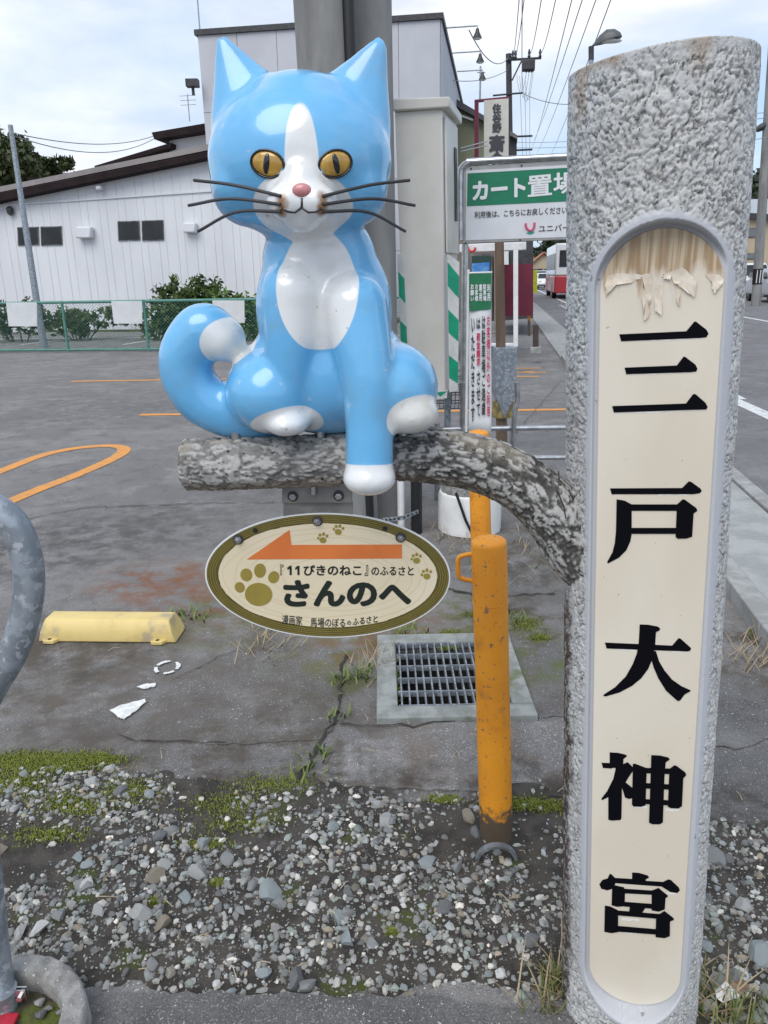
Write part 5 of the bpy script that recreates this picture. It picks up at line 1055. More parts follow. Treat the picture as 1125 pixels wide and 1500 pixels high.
b = MB(); q = [wl_p(-190, rooft(-190) - 9, .35), wl_p(470, rooft(470) - 6, .35), wl_p(470, rooft(470) + 3, .35), wl_p(-190, rooft(-190) + 6, .35)]; b.prism(q, RD * 1.0); b.build('roof_trim', M_brown, WH, bevel=.02)
rA, rB = wl_p(-190, rooft(-190) - 9, .3), wl_p(470, rooft(470) - 8, .3); b = MB(); b.prism([rA, rB, rB + UP * .14, rA + UP * .14], RD * 16.5); b.build('roof', mat('roof_grey', (.30, .27, .26), (.24, .215, .21), scale=.7, rough=.6, third=((.36, .33, .32), 2, .55, .7)), WH)
M_fr = mat('window_frame', (.20, .20, .20), (.07, .07, .07), scale=5, rough=.5)
for (x0, x1, y0, y1) in ((25, 90, 331, 359), (172, 239, 322, 352)):
    xm = (x0 + x1) / 2
    for a, c in ((x0, xm - 1.6), (xm + 1.6, x1)):
        b = MB(); b.prism([wl_p(a, y0 + (x1 - a) * .03, .03), wl_p(c, y0 + (x1 - c) * .03, .03), wl_p(c + 1, y1, .03), wl_p(a + 1, y1 + 1, .03)], RD * .03); w_ = b.build('window', M_fr, WH)
        b = MB(); b.prism([wl_p(a + 1.2, y0 + 1.4 + (x1 - a) * .03, .036), wl_p(c - 1.2, y0 + 1.4 + (x1 - c) * .03, .036), wl_p(c - .2, y1 - 1.3, .036), wl_p(a + 2.2, y1 - .3, .036)], RD * .01); b.build('pane', M_glassd, w_)
for (x, y, w_, h_) in ((127, 341, 22, 17), (281, 334, 18, 15), (149, 276, 8, 7)):
    b = MB(); b.prism([wl_p(x - w_ / 2, y - h_ / 2, .02), wl_p(x + w_ / 2, y - h_ / 2, .02), wl_p(x + w_ / 2, y + h_ / 2, .02), wl_p(x - w_ / 2, y + h_ / 2, .02)], RD * -.22); b.build('vent_hood', M_wall, WH, bevel=.04)
b = MB(); b.prism([wl_p(0, 300, .02), wl_p(400, 272, .02), wl_p(400, 274.5, .02), wl_p(0, 302.5, .02)], RD * -.02); b.build('wall_band', M_wall, WH)
for x, y in ((42, 266), (50, 267), (70, 263), (96, 259)):
    p = wl_p(x, y, -3.0); b = MB(); b.prism([p, p + RN * .35, p + RN * .35 + UP * .12, p + UP * .12], RD * .1); b.build('snow_guard', M_brown, WH)
b = MB(); p = wl_p(14, 305, .1); b.lathe([(.02, .0), (.09, .05), (.1, .2), (.04, .25)], p - UP * .2, 10); b.build('lamp', M_dark, WH, smooth=40)
# house part rising behind the warehouse
WY2 = 31.0; hP = at(260, 300, WY2)
def h_p(px, py, k=0.0): return onp(px, py, hP + RD * -k, RD)
HS = thing('rear_house', (hP.x, hP.y, 0), 'white house with dark brown eaves showing above the warehouse roof', 'building')
def hb(name, pts, d, m, k=0.0): b = MB(); b.prism([h_p(*p, k) for p in pts], RD * d); return b.build(name, m, HS)
gz = lambda x: (x, 470)
hb('wall', [gz(248), (248, 205), (420, 175), gz(420)], 5, M_wall); hb('lower_wall', [gz(150), (150, 243), (249, 214), gz(249)], 4, mat('cream_wall', (.55, .53, .46), (.5, .48, .42), scale=1, rough=.7), .05)
hb('eave', [(222, 194), (420, 160), (420, 172), (226, 204)], 3, M_brown, .6); hb('lower_eave', [(138, 243), (250, 209), (250, 216), (140, 248)], 3, M_brown, .5)
b = MB(); b.tube([h_p(246, 210, .15), h_p(247, 300, .15)], .05, 8); b.build('downpipe', M_brown, HS, smooth=50)
b = MB(); p = h_p(278, 178); b.tube([p, p + UP * .9], .018, 5)
for dz in (.55, .7, .85): b.tube([p + UP * dz - RN * .3, p + UP * dz + RN * .3], .012, 4)
b.build('antenna', M_galv, HS)
# thin steel pole by the warehouse
lp0, lp1 = at(58, 470, 18.0), at(15, 183, 18.0); b = MB(); b.tube([Vector((lp0.x + .02, 18, 0)), lp0, lp1], [.085, .08, .05], 14); LP = b.build('steel_pole', M_galv, label='thin leaning galvanised pole in front of the warehouse', cat='pole', smooth=50)
# tree behind the warehouse
def tree(name, px, py, Y, rx, rz, n, seed, lab, grp, sz, c0=(.022, .035, .012), c1=(.085, .105, .035)):
    p = at(px, py, Y); r = random.Random(seed); t = thing(name, (p.x, Y, 0), lab, 'tree', grp)
    bl = [(Vector((p.x + r.uniform(-.75, .75) * rx, Y + r.uniform(-.5, .5) * rx, p.z + r.uniform(-.8, .35) * rz)), (rx * r.uniform(.28, .45), rx * .4, rz * r.uniform(.28, .45))) for _ in range(14)]
    V, F, tt = leaves(n, bl, sz, seed); foliage('crown', V, F, tt, c0, c1, M_leaf, t)
    b = MB(); b.tube([Vector((p.x, Y, 0)), Vector((p.x + .1, Y, p.z * .5)), Vector((p.x, Y, p.z))], [rx * .09, rx * .07, rx * .03], 8)
    for c, _ in bl[:7]: b.tube([Vector((p.x + .05, Y, p.z * .55)), (Vector((p.x, Y, p.z * .6)) + c) / 2 + UP * .3, c], [rx * .04, rx * .025, rx * .01], 6)
    b.build('trunk', mat('trunk_bark', (.09, .07, .055), (.06, .048, .04), scale=8, rough=.9), t, smooth=60)
tree('broadleaf_tree', 22, 235, 42, 2.9, 1.8, 9000, 11, 'dark rounded tree behind the thin pole at the left edge', 'trees behind the warehouse', .17)
tree('broadleaf_tree', 78, 248, 44, 1.5, 1.0, 4500, 12, 'smaller dark tree just right of the largest tree', 'trees behind the warehouse', .17)
tree('broadleaf_tree', -40, 225, 43, 2.8, 1.9, 3000, 13, 'dark tree cut by the left edge of the picture', 'trees behind the warehouse', .17)

# ================================================================== tall white building
TY = 27.0; tC = at(645, 28, TY)
def tb(px, py, k=0.0): return onp(px, py, tC + RD * -k, RD)
def tsd(px, py, k=0.0): return onp(px, py, tC + RN * k, RN)
M_tb = mat('facade_grey', (.50, .51, .55), (.46, .47, .51), scale=.5, rough=.6, third=((.42, .43, .47), 1.5, .6, .75))
TB = thing('tall_building', (tb(465, 300).x, tb(465, 300).y, 0), 'tall grey white flat roofed building behind the statue with dark roof edge', 'building')
zT = tC.z; xL = (tb(290, 62) - tC).dot(RN)
ncol = 6
for i in range(ncol):
    for j in range(4):
        a, c = xL * i / ncol, xL * (i + 1) / ncol; z0_, z1_ = zT * j / 4, zT * (j + 1) / 4
        b = MB(); P0 = Vector((tC.x, tC.y, 0)); b.prism([P0 + RN * (a - .008) + UP * (z0_ + .008), P0 + RN * (c + .008) + UP * (z0_ + .008), P0 + RN * (c + .008) + UP * (z1_ - .008), P0 + RN * (a - .008) + UP * (z1_ - .008)], RD * .05); b.build('wall_panel', M_tb, TB)
P0 = Vector((tC.x, tC.y, 0)); SD = 13.0
b = MB(); b.prism([P0 + RD * .05 - RN * .02, P0 + RN * xL + RD * .05, P0 + RN * xL + RD * SD, P0 + RD * SD - RN * .02], (0, 0, zT - .02)); b.build('core', M_tb, TB)
for i in range(4): b = MB(); b.prism([P0 + RD * (SD * i / 4 + .06), P0 + RD * (SD * (i + 1) / 4), P0 + RD * (SD * (i + 1) / 4) + UP * (zT - .01), P0 + RD * (SD * i / 4 + .06) + UP * (zT - .01)], RN * .03); b.build('side_panel', M_tb, TB)
b = MB(); b.prism([P0 + RN * (xL - .08) - RD * .08 + UP * zT, P0 + RN * .1 - RD * .08 + UP * zT, P0 + RN * .1 + RD * (SD + .1) + UP * zT, P0 + RN * (xL - .08) + RD * (SD + .1) + UP * zT], (0, 0, .16)); b.build('roof_edge', M_dark, TB)
M_lampg = mat('lamp_glass', (.75, .74, .70), rough=.3)
for i, (x0, y0, x1, y1) in enumerate(((650, 41, 684, 40), (656, 78, 690, 77), (664, 105, 692, 105))):
    s_ = (1.5, 5.0, 8.5)[i]; A = P0 + RD * s_ + RN * .05; d_ = ray(x0, y0); zq = CP + d_ * ((A - CP).dot(RD) / d_.dot(RD)); A.z = zq.z; Bp = A + RN * 1.05
    b = MB(); b.tube([A, Bp, Bp - UP * .1], .025, 8); ar = b.build('lamp_arm', M_galv, TB, smooth=50); b = MB(); b.lathe([(.05, .0), (.07, -.1), (.15, -.26), (.15, -.28)], Bp - UP * .08, 14); lp_ = b.build('floodlight', M_dark, TB, smooth=50); b = MB(); b.lathe([(.13, 0), (.1, -.03), (.02, -.04)], Bp - UP * .36, 14); b.build('lens', M_lampg, lp_, smooth=60)
b = MB(); q = tb(294, 60, -.5); b.tube([q - UP * .2, q + UP * 2.6], .025, 6); b.build('lightning_rod', M_galv, TB)
b = MB(); q = tb(282, 122, .3); b.box(q, (.4, .3, .22)); b.tube([q, q - UP * .35], .05, 8); b.build('gutter_end', M_dark, TB)

# ================================================================== olive house, vertical sign board, dark house
OYh = 36.0; oP = at(690, 300, OYh)
def o_p(px, py, k=0.0): return onp(px, py, oP + RD * -k, RD)
OH = thing('olive_house', (oP.x, oP.y, 0), 'olive green house with dark sloping roof behind the cream cabinet', 'building')
b = MB(); b.prism([o_p(655, 440), o_p(655, 155), o_p(700, 170), o_p(712, 180), o_p(712, 440)], RD * 7); b.build('wall', mat('olive_wall', (.23, .235, .145), (.20, .205, .125), scale=.8, rough=.7), OH)
b = MB(); b.prism([o_p(650, 134, .5), o_p(714, 172, .5), o_p(714, 180, .5), o_p(650, 146, .5)], RD * 8); b.build('roof', mat('slate_roof', (.07, .07, .08), (.05, .05, .055), scale=2, rough=.5), OH)
b = MB(); b.prism([o_p(677, 168, .3), o_p(693, 174, .3), o_p(693, 177, .3), o_p(677, 171, .3)], RD * .1); b.build('fascia', M_white, OH)
b = MB(); q = o_p(703, 150, -1); b.tube([q, Vector((q.x, q.y, o_p(703, 97, -1).z))], .04, 6); b.tube([o_p(699, 106, -1), o_p(711, 106, -1)], .025, 5); b.build('mast', M_galv, OH)
DHo = thing('dark_house', o_p(745, 420, -4), 'black weathered house gable right of the hanging vertical sign', 'building')
def ob(nm, pts, d, m, par, k=0.0): b = MB(); b.prism([o_p(*p, k) for p in pts], RD * d); return b.build(nm, m, par)
ob('wall', [(738, 440), (738, 200), (745, 196), (757, 204), (757, 440)], 6, M_dark, DHo, -4); ob('roof', [(736, 186), (745, 190), (758, 198), (758, 204), (745, 197), (736, 194)], 6, mat('grey_tile', (.17, .17, .175), (.12, .12, .125), scale=2, rough=.6), DHo, -3.6)
VYs = 30.0; vP = at(725, 200, VYs)
def v_p(px, py, k=0.0): return onp(px, py, vP + RD * -k, RD)
VS = thing('vertical_sign', (vP.x, vP.y, 0), 'cream vertical sign board with black brush characters on a maroon frame', 'sign')
M_mar = mat('maroon_paint', (.16, .012, .035), (.13, .010, .03), scale=4, rough=.5)
def vb(nm, pts, d, m, par, k=0.0): b = MB(); b.prism([v_p(*p, k) for p in pts], RD * d); return b.build(nm, m, par)
vb('frame_post', [(695, 440), (695, 147), (701, 147), (701, 440)], .2, M_mar, VS); vb('frame_beam', [(695, 146), (746, 141), (746, 144), (695, 149)], .2, M_mar, VS, .01)
vb('frame_post', [(745, 440), (745, 143), (747, 143), (747, 440)], .2, M_dark, VS)
BRD = vb('board', [(709, 147), (745, 144), (745, 236), (709, 237)], .18, mat('sign_cream', (.62, .60, .53), (.56, .54, .48), scale=1.5, rough=.5), VS, .08)
text_on('lettering', '住\n谷\n野', [v_p(721, 152, .1), v_p(734, 151, .1), v_p(735, 194, .1), v_p(721, 195, .1)], M_gtx, BRD, .05); text_on('lettering', '斎\n会', [v_p(716, 198, .1), v_p(740, 197, .1), v_p(740, 246, .1), v_p(716, 247, .1)], M_gtx, BRD, .06)
for y0, y1 in ((217, 207), (222, 213)): b = MB(); b.tube([v_p(675, y0, .6), v_p(714, y1, .3)], .02, 5); b.build('stay_tube', M_galv, VS)

# ================================================================== small shop front, maroon hoarding
KY = 13.0; kP = at(700, 480, KY)
def k_p(px, py, k=0.0): return onp(px, py, kP + RD * -k, RD)
def kb(nm, pts, d, m, par, k=0.0, bev=0): b = MB(); b.prism([k_p(*p, k) for p in pts], RD * d); return b.build(nm, m, par, bevel=bev)
KS = thing('shop_booth', (kP.x, kP.y, 0), 'small brown shop booth with glass door behind the banner', 'booth')
M_kb = mat('booth_brown', (.20, .15, .125), (.16, .12, .10), scale=2, rough=.6)
kb('wall', [(640, 472), (640, 330), (735, 330), (735, 470)], 2.5, M_kb, KS, -.1)
dr_ = kb('door', [(689, 468), (689, 372), (721, 372), (721, 466)], .06, M_fr, KS); kb('pane', [(691, 462), (691, 375), (719, 375), (719, 460)], .03, mat('green_glass', (.03, .06, .05), rough=.2), dr_, .03)
po = kb('poster', [(691, 404), (691, 386), (717, 384), (717, 399)], .01, mat('blue_poster', (.03, .17, .48), (.12, .30, .55), scale=6, rough=.5), dr_, .05)
kb('lattice_panel', [(675, 470), (675, 432), (687, 431), (687, 469)], .05, mat('lattice', (.45, .47, .48), (.33, .35, .36), scale=20, rough=.6), KS, .02); kb('panel_top', [(674, 432), (674, 429), (688, 428), (688, 431)], .08, M_grn, KS, .03)
kb('jamb', [(724, 470), (724, 372), (732, 372), (732, 468)], .1, mat('jamb_wood', (.24, .19, .16), rough=.7), KS, .02)
WF = thing('white_gate_frame', k_p(756, 505), 'white steel frame with a wide header beam in front of the shop booth', 'frame')
hd_ = kb('header_beam', [(673, 370), (673, 358), (771, 354), (771, 366)], .12, M_white, WF, 1.6, .01)
kb('frame_post', [(752, 508), (752, 366), (759, 366), (759, 508)], .08, M_white, WF, 1.6, .006); kb('frame_rail', [(718, 507), (718, 503), (758, 503), (758, 507)], .08, M_white, WF, 1.55, .006)
b = MB(); q = k_p(691, 363, 1.63); b.tube([q + RN * (.05 * math.cos(t)) + UP * (.05 * math.sin(t)) for t in [math.pi * (1 + i / 8) - .3 for i in range(10)]], .016, 6); b.build('logo_mark', mat('red_logo', (.55, .03, .03), rough=.5), hd_)
MH = thing('maroon_hoarding', k_p(757, 478, -2), 'plain maroon hoarding board on orange legs beside the footway', 'hoarding')
kb('board', [(733, 464), (733, 388), (781, 386), (781, 462)], .08, M_mar, MH, -2); kb('leg', [(773, 492), (773, 462), (777, 462), (777, 492)], .08, M_oran, MH, -2.1); kb('leg', [(735, 478), (735, 462), (738, 462), (738, 478)], .08, M_oran, MH, -2.1)
GH = thing('dark_shed', k_p(757, 440, -6), 'dark grey shed above the maroon hoarding', 'shed'); kb('wall', [(734, 470), (734, 352), (781, 352), (781, 466)], 4, M_dark, GH, -6); kb('light_box', [(736, 388), (736, 368), (745, 368), (745, 388)], .1, M_white, GH, -5.9)
wp_ = k_p(786, 512); TP = thing('timber_stump', wp_, 'short dark timber stump on a concrete foot beside the footway', 'stump'); kb('stump', [(781, 512), (781, 476), (789, 476), (789, 512)], .14, mat('dark_timber', (.07, .05, .04), (.05, .035, .03), scale=8, rough=.8), TP, 0, .01); kb('concrete_foot', [(777, 519), (777, 509), (793, 508), (793, 518)], .2, M_conc, TP, .04, .01)
fy_ = kb; FG = thing('yellow_flag', k_p(784, 440, -9), 'small bright yellow banner flag at the roadside beyond the hoarding', 'flag'); kb('cloth', [(780, 430), (780, 396), (787, 395), (787, 429)], .02, mat('flag_yellow', (.62, .68, .03), (.5, .5, .05), scale=8, rough=.6), FG, -9); b = MB(); b.tube([k_p(780, 440, -9), k_p(780, 394, -9)], .02, 6); b.build('flag_pole', M_galv, FG)

# ================================================================== vehicles
def wheel(par, c, r, w, ax=RN):
    b = MB(); b.lathe([(r * .6, -w / 2), (r * .95, -w / 2), (r, -w * .3), (r, w * .3), (r * .95, w / 2), (r * .6, w / 2)], c, 24, (RD, UP, ax)); t = b.build('wheel', M_black, par, smooth=40); b = MB(); b.lathe([(r * .58, -w * .45), (r * .3, -w * .5), (.02, -w * .5), (.02, w * .5), (r * .3, w * .5), (r * .58, w * .45)], c, 16, (RD, UP, ax)); b.build('rim', M_steel, t, smooth=40)
def car(t0, s0, lab, body, h=1.75, l=3.4, w=1.48, face=-1, van=True, low=None):
    o = RP(t0, s0); C_ = thing('parked_car', o, lab, 'car', 'cars along the road')
    def q(s, x, z): return o + RD * (face * (l / 2 - s) * 1.0) + RN * x + UP * z      # s = distance from the nose
    pr = [(0, .35), (0, .75), (.12, .92), (.55, 1.02), (1.05, h - .06), (1.25, h), (l - .3, h), (l - .04, h - .25), (l, .9), (l, .35)] if van else [(0, .32), (0, .62), (.15, .78), (1.05, .92), (1.75, h - .05), (2.1, h), (3.0, h - .02), (3.7, .98), (l, .92), (l, .32)]
    b = MB(); n = len(pr); ins = lambda z: .5 if z < 1.0 else .5 - (z - 1.0) * .11
    L_ = [q(s, -w * ins(z), z) for s, z in pr]; R_ = [q(s, w * ins(z), z) for s, z in pr]; b.add(L_ + R_, [tuple(range(n)), tuple(range(n, 2 * n))[::-1]] + [(i, (i + 1) % n, (i + 1) % n + n, i + n) for i in range(n)]); b.build('body', body, C_, bevel=.05, seg=3)
    a, c = (pr[3], pr[4]) ; wf = [(a[0] + (c[0] - a[0]) * k, a[1] + (c[1] - a[1]) * k) for k in (.12, .92)]
    b = MB(); b.face([q(wf[0][0] - .03, -w * .43, wf[0][1] + .02), q(wf[0][0] - .03, w * .43, wf[0][1] + .02), q(wf[1][0] - .03, w * .39, wf[1][1] + .02), q(wf[1][0] - .03, -w * .39, wf[1][1] + .02)]); b.build('windscreen', M_glassd, C_)
    for sx in (-1, 1):
        b = MB(); z1_ = h - .16; b.prism([q(1.05, sx * (w * .492), 1.06), q(l - .25, sx * w * .492, 1.06), q(l - .4, sx * (w * ins(z1_) - .0 + .005), z1_), q(1.4, sx * (w * ins(z1_) + .005), z1_)], RN * (sx * .004)); b.build('side_window', M_glassd, C_)
        b = MB(); b.add(*ell(q(.05, sx * w * .36, .74), (.17, .07, .10), None, 2)); b.build('headlight', mat('lamp_clear', (.8, .78, .72), rough=.1, coat=.5), C_, smooth=180)
        for s in (.6, l - .6): wheel(C_, q(s, sx * (w * .5 - .09), .29), .29, .17)
        b = MB(); b.add(*ell(q(1.0, sx * (w * .5 + .1), 1.08), (.09, .06, .08), None, 2)); b.build('mirror', M_dark, C_, smooth=180)
    b = MB(); b.prism([q(-.015, -.17, .52), q(-.015, .17, .52), q(-.015, .17, .68), q(-.015, -.17, .68)], RD * (face * -.02)); b.build('number_plate', M_plate, C_)
    b = MB(); b.prism([q(-.02, -w * .46, .34), q(-.02, w * .46, .34), q(-.02, w * .46, .46), q(-.02, -w * .46, .46)], RD * (face * -.1)); b.build('bumper', low or M_dark, C_, bevel=.02)
    return C_
M_cw = mat('car_white', (.72, .73, .74), rough=.25, coat=.8); M_cs = mat('car_silver', (.45, .47, .49), rough=.3, metal=.5, coat=.6); M_amb = mat('amber_trim', (.62, .36, .10), rough=.35)
def rs(px, py): p = gd(px, py); return p.dot(RN), p.dot(RD)
t1, s1 = rs(1096, 434); s1 = min(s1, 46); t1 = (onp(1096, 420, RP(0, s1), RD)).dot(RN); car(t1, s1, 'white small van with amber trim facing us at the right of the post', M_cw, low=M_amb, face=-1)
t2 = onp(1140, 420, RP(0, 38), RD).dot(RN); car(t2, 38, 'silver car cut by the right edge of the picture', M_cs, face=-1, van=False, h=1.45, l=4.2, w=1.65)
t3 = onp(799, 412, RP(0, 75), RD).dot(RN); car(t3, 75, 'distant white car on the road between hoarding and bus', M_cw, face=-1, van=False, h=1.45, l=4.3, w=1.7)
t4 = onp(790, 412, RP(0, 84), RD).dot(RN); car(t4, 84, 'distant silver car farthest up the road', M_cs, face=-1, h=1.7)
# bus driving away
bS = 46.0; bt = onp(811, 420, RP(0, bS), RD).dot(RN); BU = thing('bus', RP(bt + 1.2, bS), 'red and white bus on the road, half hidden by the post', 'bus')
bo = RP(bt + 1.2, bS); M_red = mat('bus_red', (.42, .02, .03), rough=.3, coat=.5); bl_ = 9.0; bh = 3.05
b = MB(); b.rbox(bo + RD * bl_ / 2 + UP * (.35 + .45), (2.35, bl_, .95)); b.build('lower_body', M_red, BU, bevel=.06); b = MB(); b.rbox(bo + RD * bl_ / 2 + UP * 2.15, (2.34, bl_ - .02, 1.75)); b.build('upper_body', M_cw, BU, bevel=.08)
for i in range(6): b = MB(); b.rbox(bo + RD * (.9 + i * 1.4) - RN * 1.175 + UP * 2.05, (.03, 1.28, .9)); b.build('side_window', M_glassd, BU)
b = MB(); b.rbox(bo - RD * .0 + UP * 2.2, (1.9, .03, .9)); b.build('rear_window', M_glassd, BU); b = MB(); b.rbox(bo - RD * .005 + UP * .9, (.33, .03, .16)); b.build('number_plate', M_plate, BU)
for sx in (-1, 1):
    b = MB(); b.rbox(bo + RN * sx * .98 + UP * 1.0, (.14, .04, .35)); b.build('tail_light', M_red, BU)
    for s in (1.9, 7.2): wheel(BU, bo + RD * s + RN * sx * 1.05 + UP * .45, .45, .26)

# ================================================================== far houses, wooded hills, right side
def gable(px0, px1, ytop, S, depth, wallm, roofm, lab, eave=.35, win=0):
    P_ = RP(0, S); a = onp(px0, 400, P_, RD); c = onp(px1, 400, P_, RD); zt = onp((px0 + px1) / 2, ytop, P_, RD).z; a.z = c.z = 0; h = zt * .72
    H_ = thing('house', (a + c) / 2, lab, 'house'); m_ = (a + c) / 2; b = MB(); b.prism([a, c, c + UP * h, m_ + UP * (zt - .1), a + UP * h], RD * depth); b.build('wall', wallm, H_)
    ex = (c - a).normalized() * eave; b = MB()
    for s_, e in ((a, -ex), (c, ex)): b.prism([s_ + e + UP * (h - .25), m_ + UP * zt, m_ + UP * (zt + .18), s_ + e + UP * (h - .07)], RD * (depth + .8))
    ro = b.build('roof', roofm, H_); ro.location = RD * -.4
    for i in range(win):
        f_ = (i + .5) / win; q = a.lerp(c, f_) + UP * h * .55 - RD * .03; b = MB(); b.rbox(q, (1.1, .08, 1.0)); w_ = b.build('window', M_fr, H_); b = MB(); b.rbox(q - RD * .045, (.96, .02, .86)); b.build('pane', M_glassd, w_)
    return H_
M_tan = mat('tan_wall', (.46, .38, .26), (.42, .345, .235), scale=.5, rough=.7); M_orf = mat('orange_roof', (.42, .17, .08), (.34, .13, .06), scale=1, rough=.6); M_blw = mat('pale_blue_wall', (.55, .60, .66), rough=.6)
gable(780, 812, 371, 95, 8, M_tan, M_orf, 'small distant house with orange tiled roof beyond the maroon hoarding', win=2); gable(812, 850, 378, 110, 9, M_wall, M_brown, 'distant pale house behind the bus', win=2); gable(762, 790, 375, 120, 9, M_wall, M_orf, 'distant pale house behind the dark shed', win=1)
# tan building at the right edge: flat gable with band and windows
RS = 60.0; rP = RP(0, RS)
def r_p(px, py, k=0.0): return onp(px, py, rP + RD * -k, RD)
TN = thing('tan_building', r_p(1110, 440), 'tan two storey building with dark roof line right of the post', 'building')
def rb_(nm, pts, d, m, par, k=0.0): b = MB(); b.prism([r_p(*p, k) for p in pts], RD * d); return b.build(nm, m, par)
rb_('wall', [(1060, 425), (1060, 318), (1240, 312), (1240, 425)], 10, M_tan, TN); rb_('roof', [(1055, 318), (1055, 309), (1245, 321), (1245, 328)], 11, M_dark, TN, .4)
for x0, y0, x1, y1 in ((1093, 334, 1110, 348), (1093, 371, 1107, 380), (1135, 334, 1152, 348)): w_ = rb_('window', [(x0, y1), (x0, y0), (x1, y0), (x1, y1)], .1, M_fr, TN, .05); rb_('pane', [(x0 + 1.5, y1 - 1.3), (x0 + 1.5, y0 + 1.3), (x1 - 1.5, y0 + 1.3), (x1 - 1.5, y1 - 1.3)], .05, mat('grey_glass', (.16, .17, .18), rough=.3), w_, .08)
BBd = thing('blue_house', r_p(1110, 400, -14), 'pale blue house above the tan building', 'house'); rb_('wall', [(1088, 420), (1088, 292), (1200, 290), (1200, 420)], 8, M_blw, BBd, -14); w_ = rb_('window', [(1095, 308), (1095, 298), (1099, 298), (1099, 308)], .1, M_fr, BBd, -13.9)
M_hill = mat('hill_forest', (.03, .045, .025), (.015, .024, .014), scale=.25, rough=.95, bump=1.2, bscale=.5)
def hill(pts, S, thick, seed, lab):
    hP_ = RP(0, S); base = []; V = []; F = []; n = 60; xs_ = np.linspace(pts[0][0], pts[-1][0], n); ys_ = np.interp(xs_, [p[0] for p in pts], [p[1] for p in pts]); blobs = []
    for j in range(8):
        for i in range(n): p = onp(xs_[i], ys_[i], hP_, RD); hh = p.z * math.sin(min(1, (j + .001) / 7) * math.pi / 2); V.append(Vector((p.x, p.y, 0)) - RD * thick * (1 - j / 7) + UP * hh)
    F = [(j * n + i, j * n + i + 1, (j + 1) * n + i + 1, (j + 1) * n + i) for j in range(7) for i in range(n - 1)]
    mesh_obj('hill', V, F, M_hill, kind='structure', smooth=180)
    r = random.Random(seed)
    for v in V:
        if v.z > 1: blobs.append((v + Vector((0, 0, -1.0)), (4.5, 4.5, 3.2)))
    Vl, Fl, tt = leaves(16000, blobs, .9, seed, per=18); foliage('hill_woodland', Vl, Fl, tt, (.012, .022, .012), (.045, .062, .026), M_leaf, None, kind='stuff', label=lab)
hill([(735, 400), (770, 372), (800, 355), (840, 350), (900, 352), (1000, 330), (1060, 285), (1100, 262), (1140, 256), (1260, 250)], 190, 60, 5, 'dark wooded hill at the end of the road')

# utility pole at the right edge
uS = 34.0; uP = RP(0, uS); ub_, ut_ = onp(1108, 437, uP, RD), onp(1126, 150, uP, RD); dd = (ut_ - ub_) / (ut_.z - ub_.z); u00 = ub_ - dd * ub_.z
RU = thing('utility_pole', u00, 'grey concrete utility pole with black and white band at the right edge', 'utility pole'); b = MB(); b.tube([u00, u00 + dd * 5, u00 + dd * 11], [.19, .165, .13], 20); b.build('pole', M_pole, RU, smooth=50)
zb1 = onp(1111, 405, uP, RD).z; b = MB(); b.tube([u00 + dd * (zb1 - .3), u00 + dd * (zb1 + .3)], .195, 20); bn_ = b.build('band', M_black, RU, smooth=50)
for a in (-.6, 0, .6): c = u00 + dd * zb1 + Vector((math.sin(a) * .2, -math.cos(a) * .2, 0)); b = MB(); b.box(c, (.03, .01, .5)); b.build('band_stripe', M_white, bn_)
lq = onp(1116, 186, uP, RD); b = MB(); b.tube([lq, lq + RN * .55 + UP * .15], .03, 6); arm = b.build('lamp_arm', M_dark, RU); b = MB(); b.add(*ell(lq, (.28, .16, .13), Matrix.Rotation(-.5, 3, 'Y'), 3)); b.build('lamp_head', M_dark, arm, smooth=180)
# street lamp whose head shows over the post
sS = 16.0; sP = RP(0, sS); sh = onp(884, 66, sP, RD); sb0 = onp(872, 400, sP, RD); SL = thing('street_lamp', (sb0.x, sb0.y, 0), 'grey street lamp head peeping over the top of the sign post', 'street lamp')
st0 = onp(866, 88, sP, RD); b = MB(); b.tube([Vector((sb0.x, sb0.y, 0)), Vector((st0.x, st0.y, st0.z * .6)), st0], [.07, .055, .045], 12); b.build('pole', M_galv, SL, smooth=50)
hd0 = onp(866, 68, sP, RD); b = MB(); b.tube([st0, hd0], .05, 8); b.build('neck', M_dark, SL, smooth=50)
q0, q1 = onp(866, 68, sP, RD), onp(911, 54, sP, RD); ax = (q1 - q0).normalized(); L_ = (q1 - q0).length; up = RD.cross(ax) * -1; up = up if up.z > 0 else -up
b = MB(); pr = [(0, .0, .03), (.15, .06, .06), (.3, .13, .11), (.55, .19, .15), (.8, .16, .15), (.95, .08, .12), (1, .02, .03)]; vs = []
for (t, hgt, wid) in pr:
    for k in range(13): a = math.pi * k / 12; vs.append(q0 + ax * (L_ * t) + RD * (wid * math.cos(a)) + up * (hgt * math.sin(a)))
b.add(vs, [(i * 13 + k, i * 13 + k + 1, (i + 1) * 13 + k + 1, (i + 1) * 13 + k) for i in range(len(pr) - 1) for k in range(12)] + [(i * 13, (i + 1) * 13, (i + 1) * 13 + 12, i * 13 + 12) for i in range(len(pr) - 1)]); LHd = b.build('lamp_head', mat('lamp_grey', (.09, .095, .10), rough=.4), SL, smooth=50)
b = MB(); b.add(*ell(q0 + ax * (L_ * .62) - up * .01, (.22, .11, .035), None, 2)); b.build('lens', M_lampg, LHd, smooth=180)

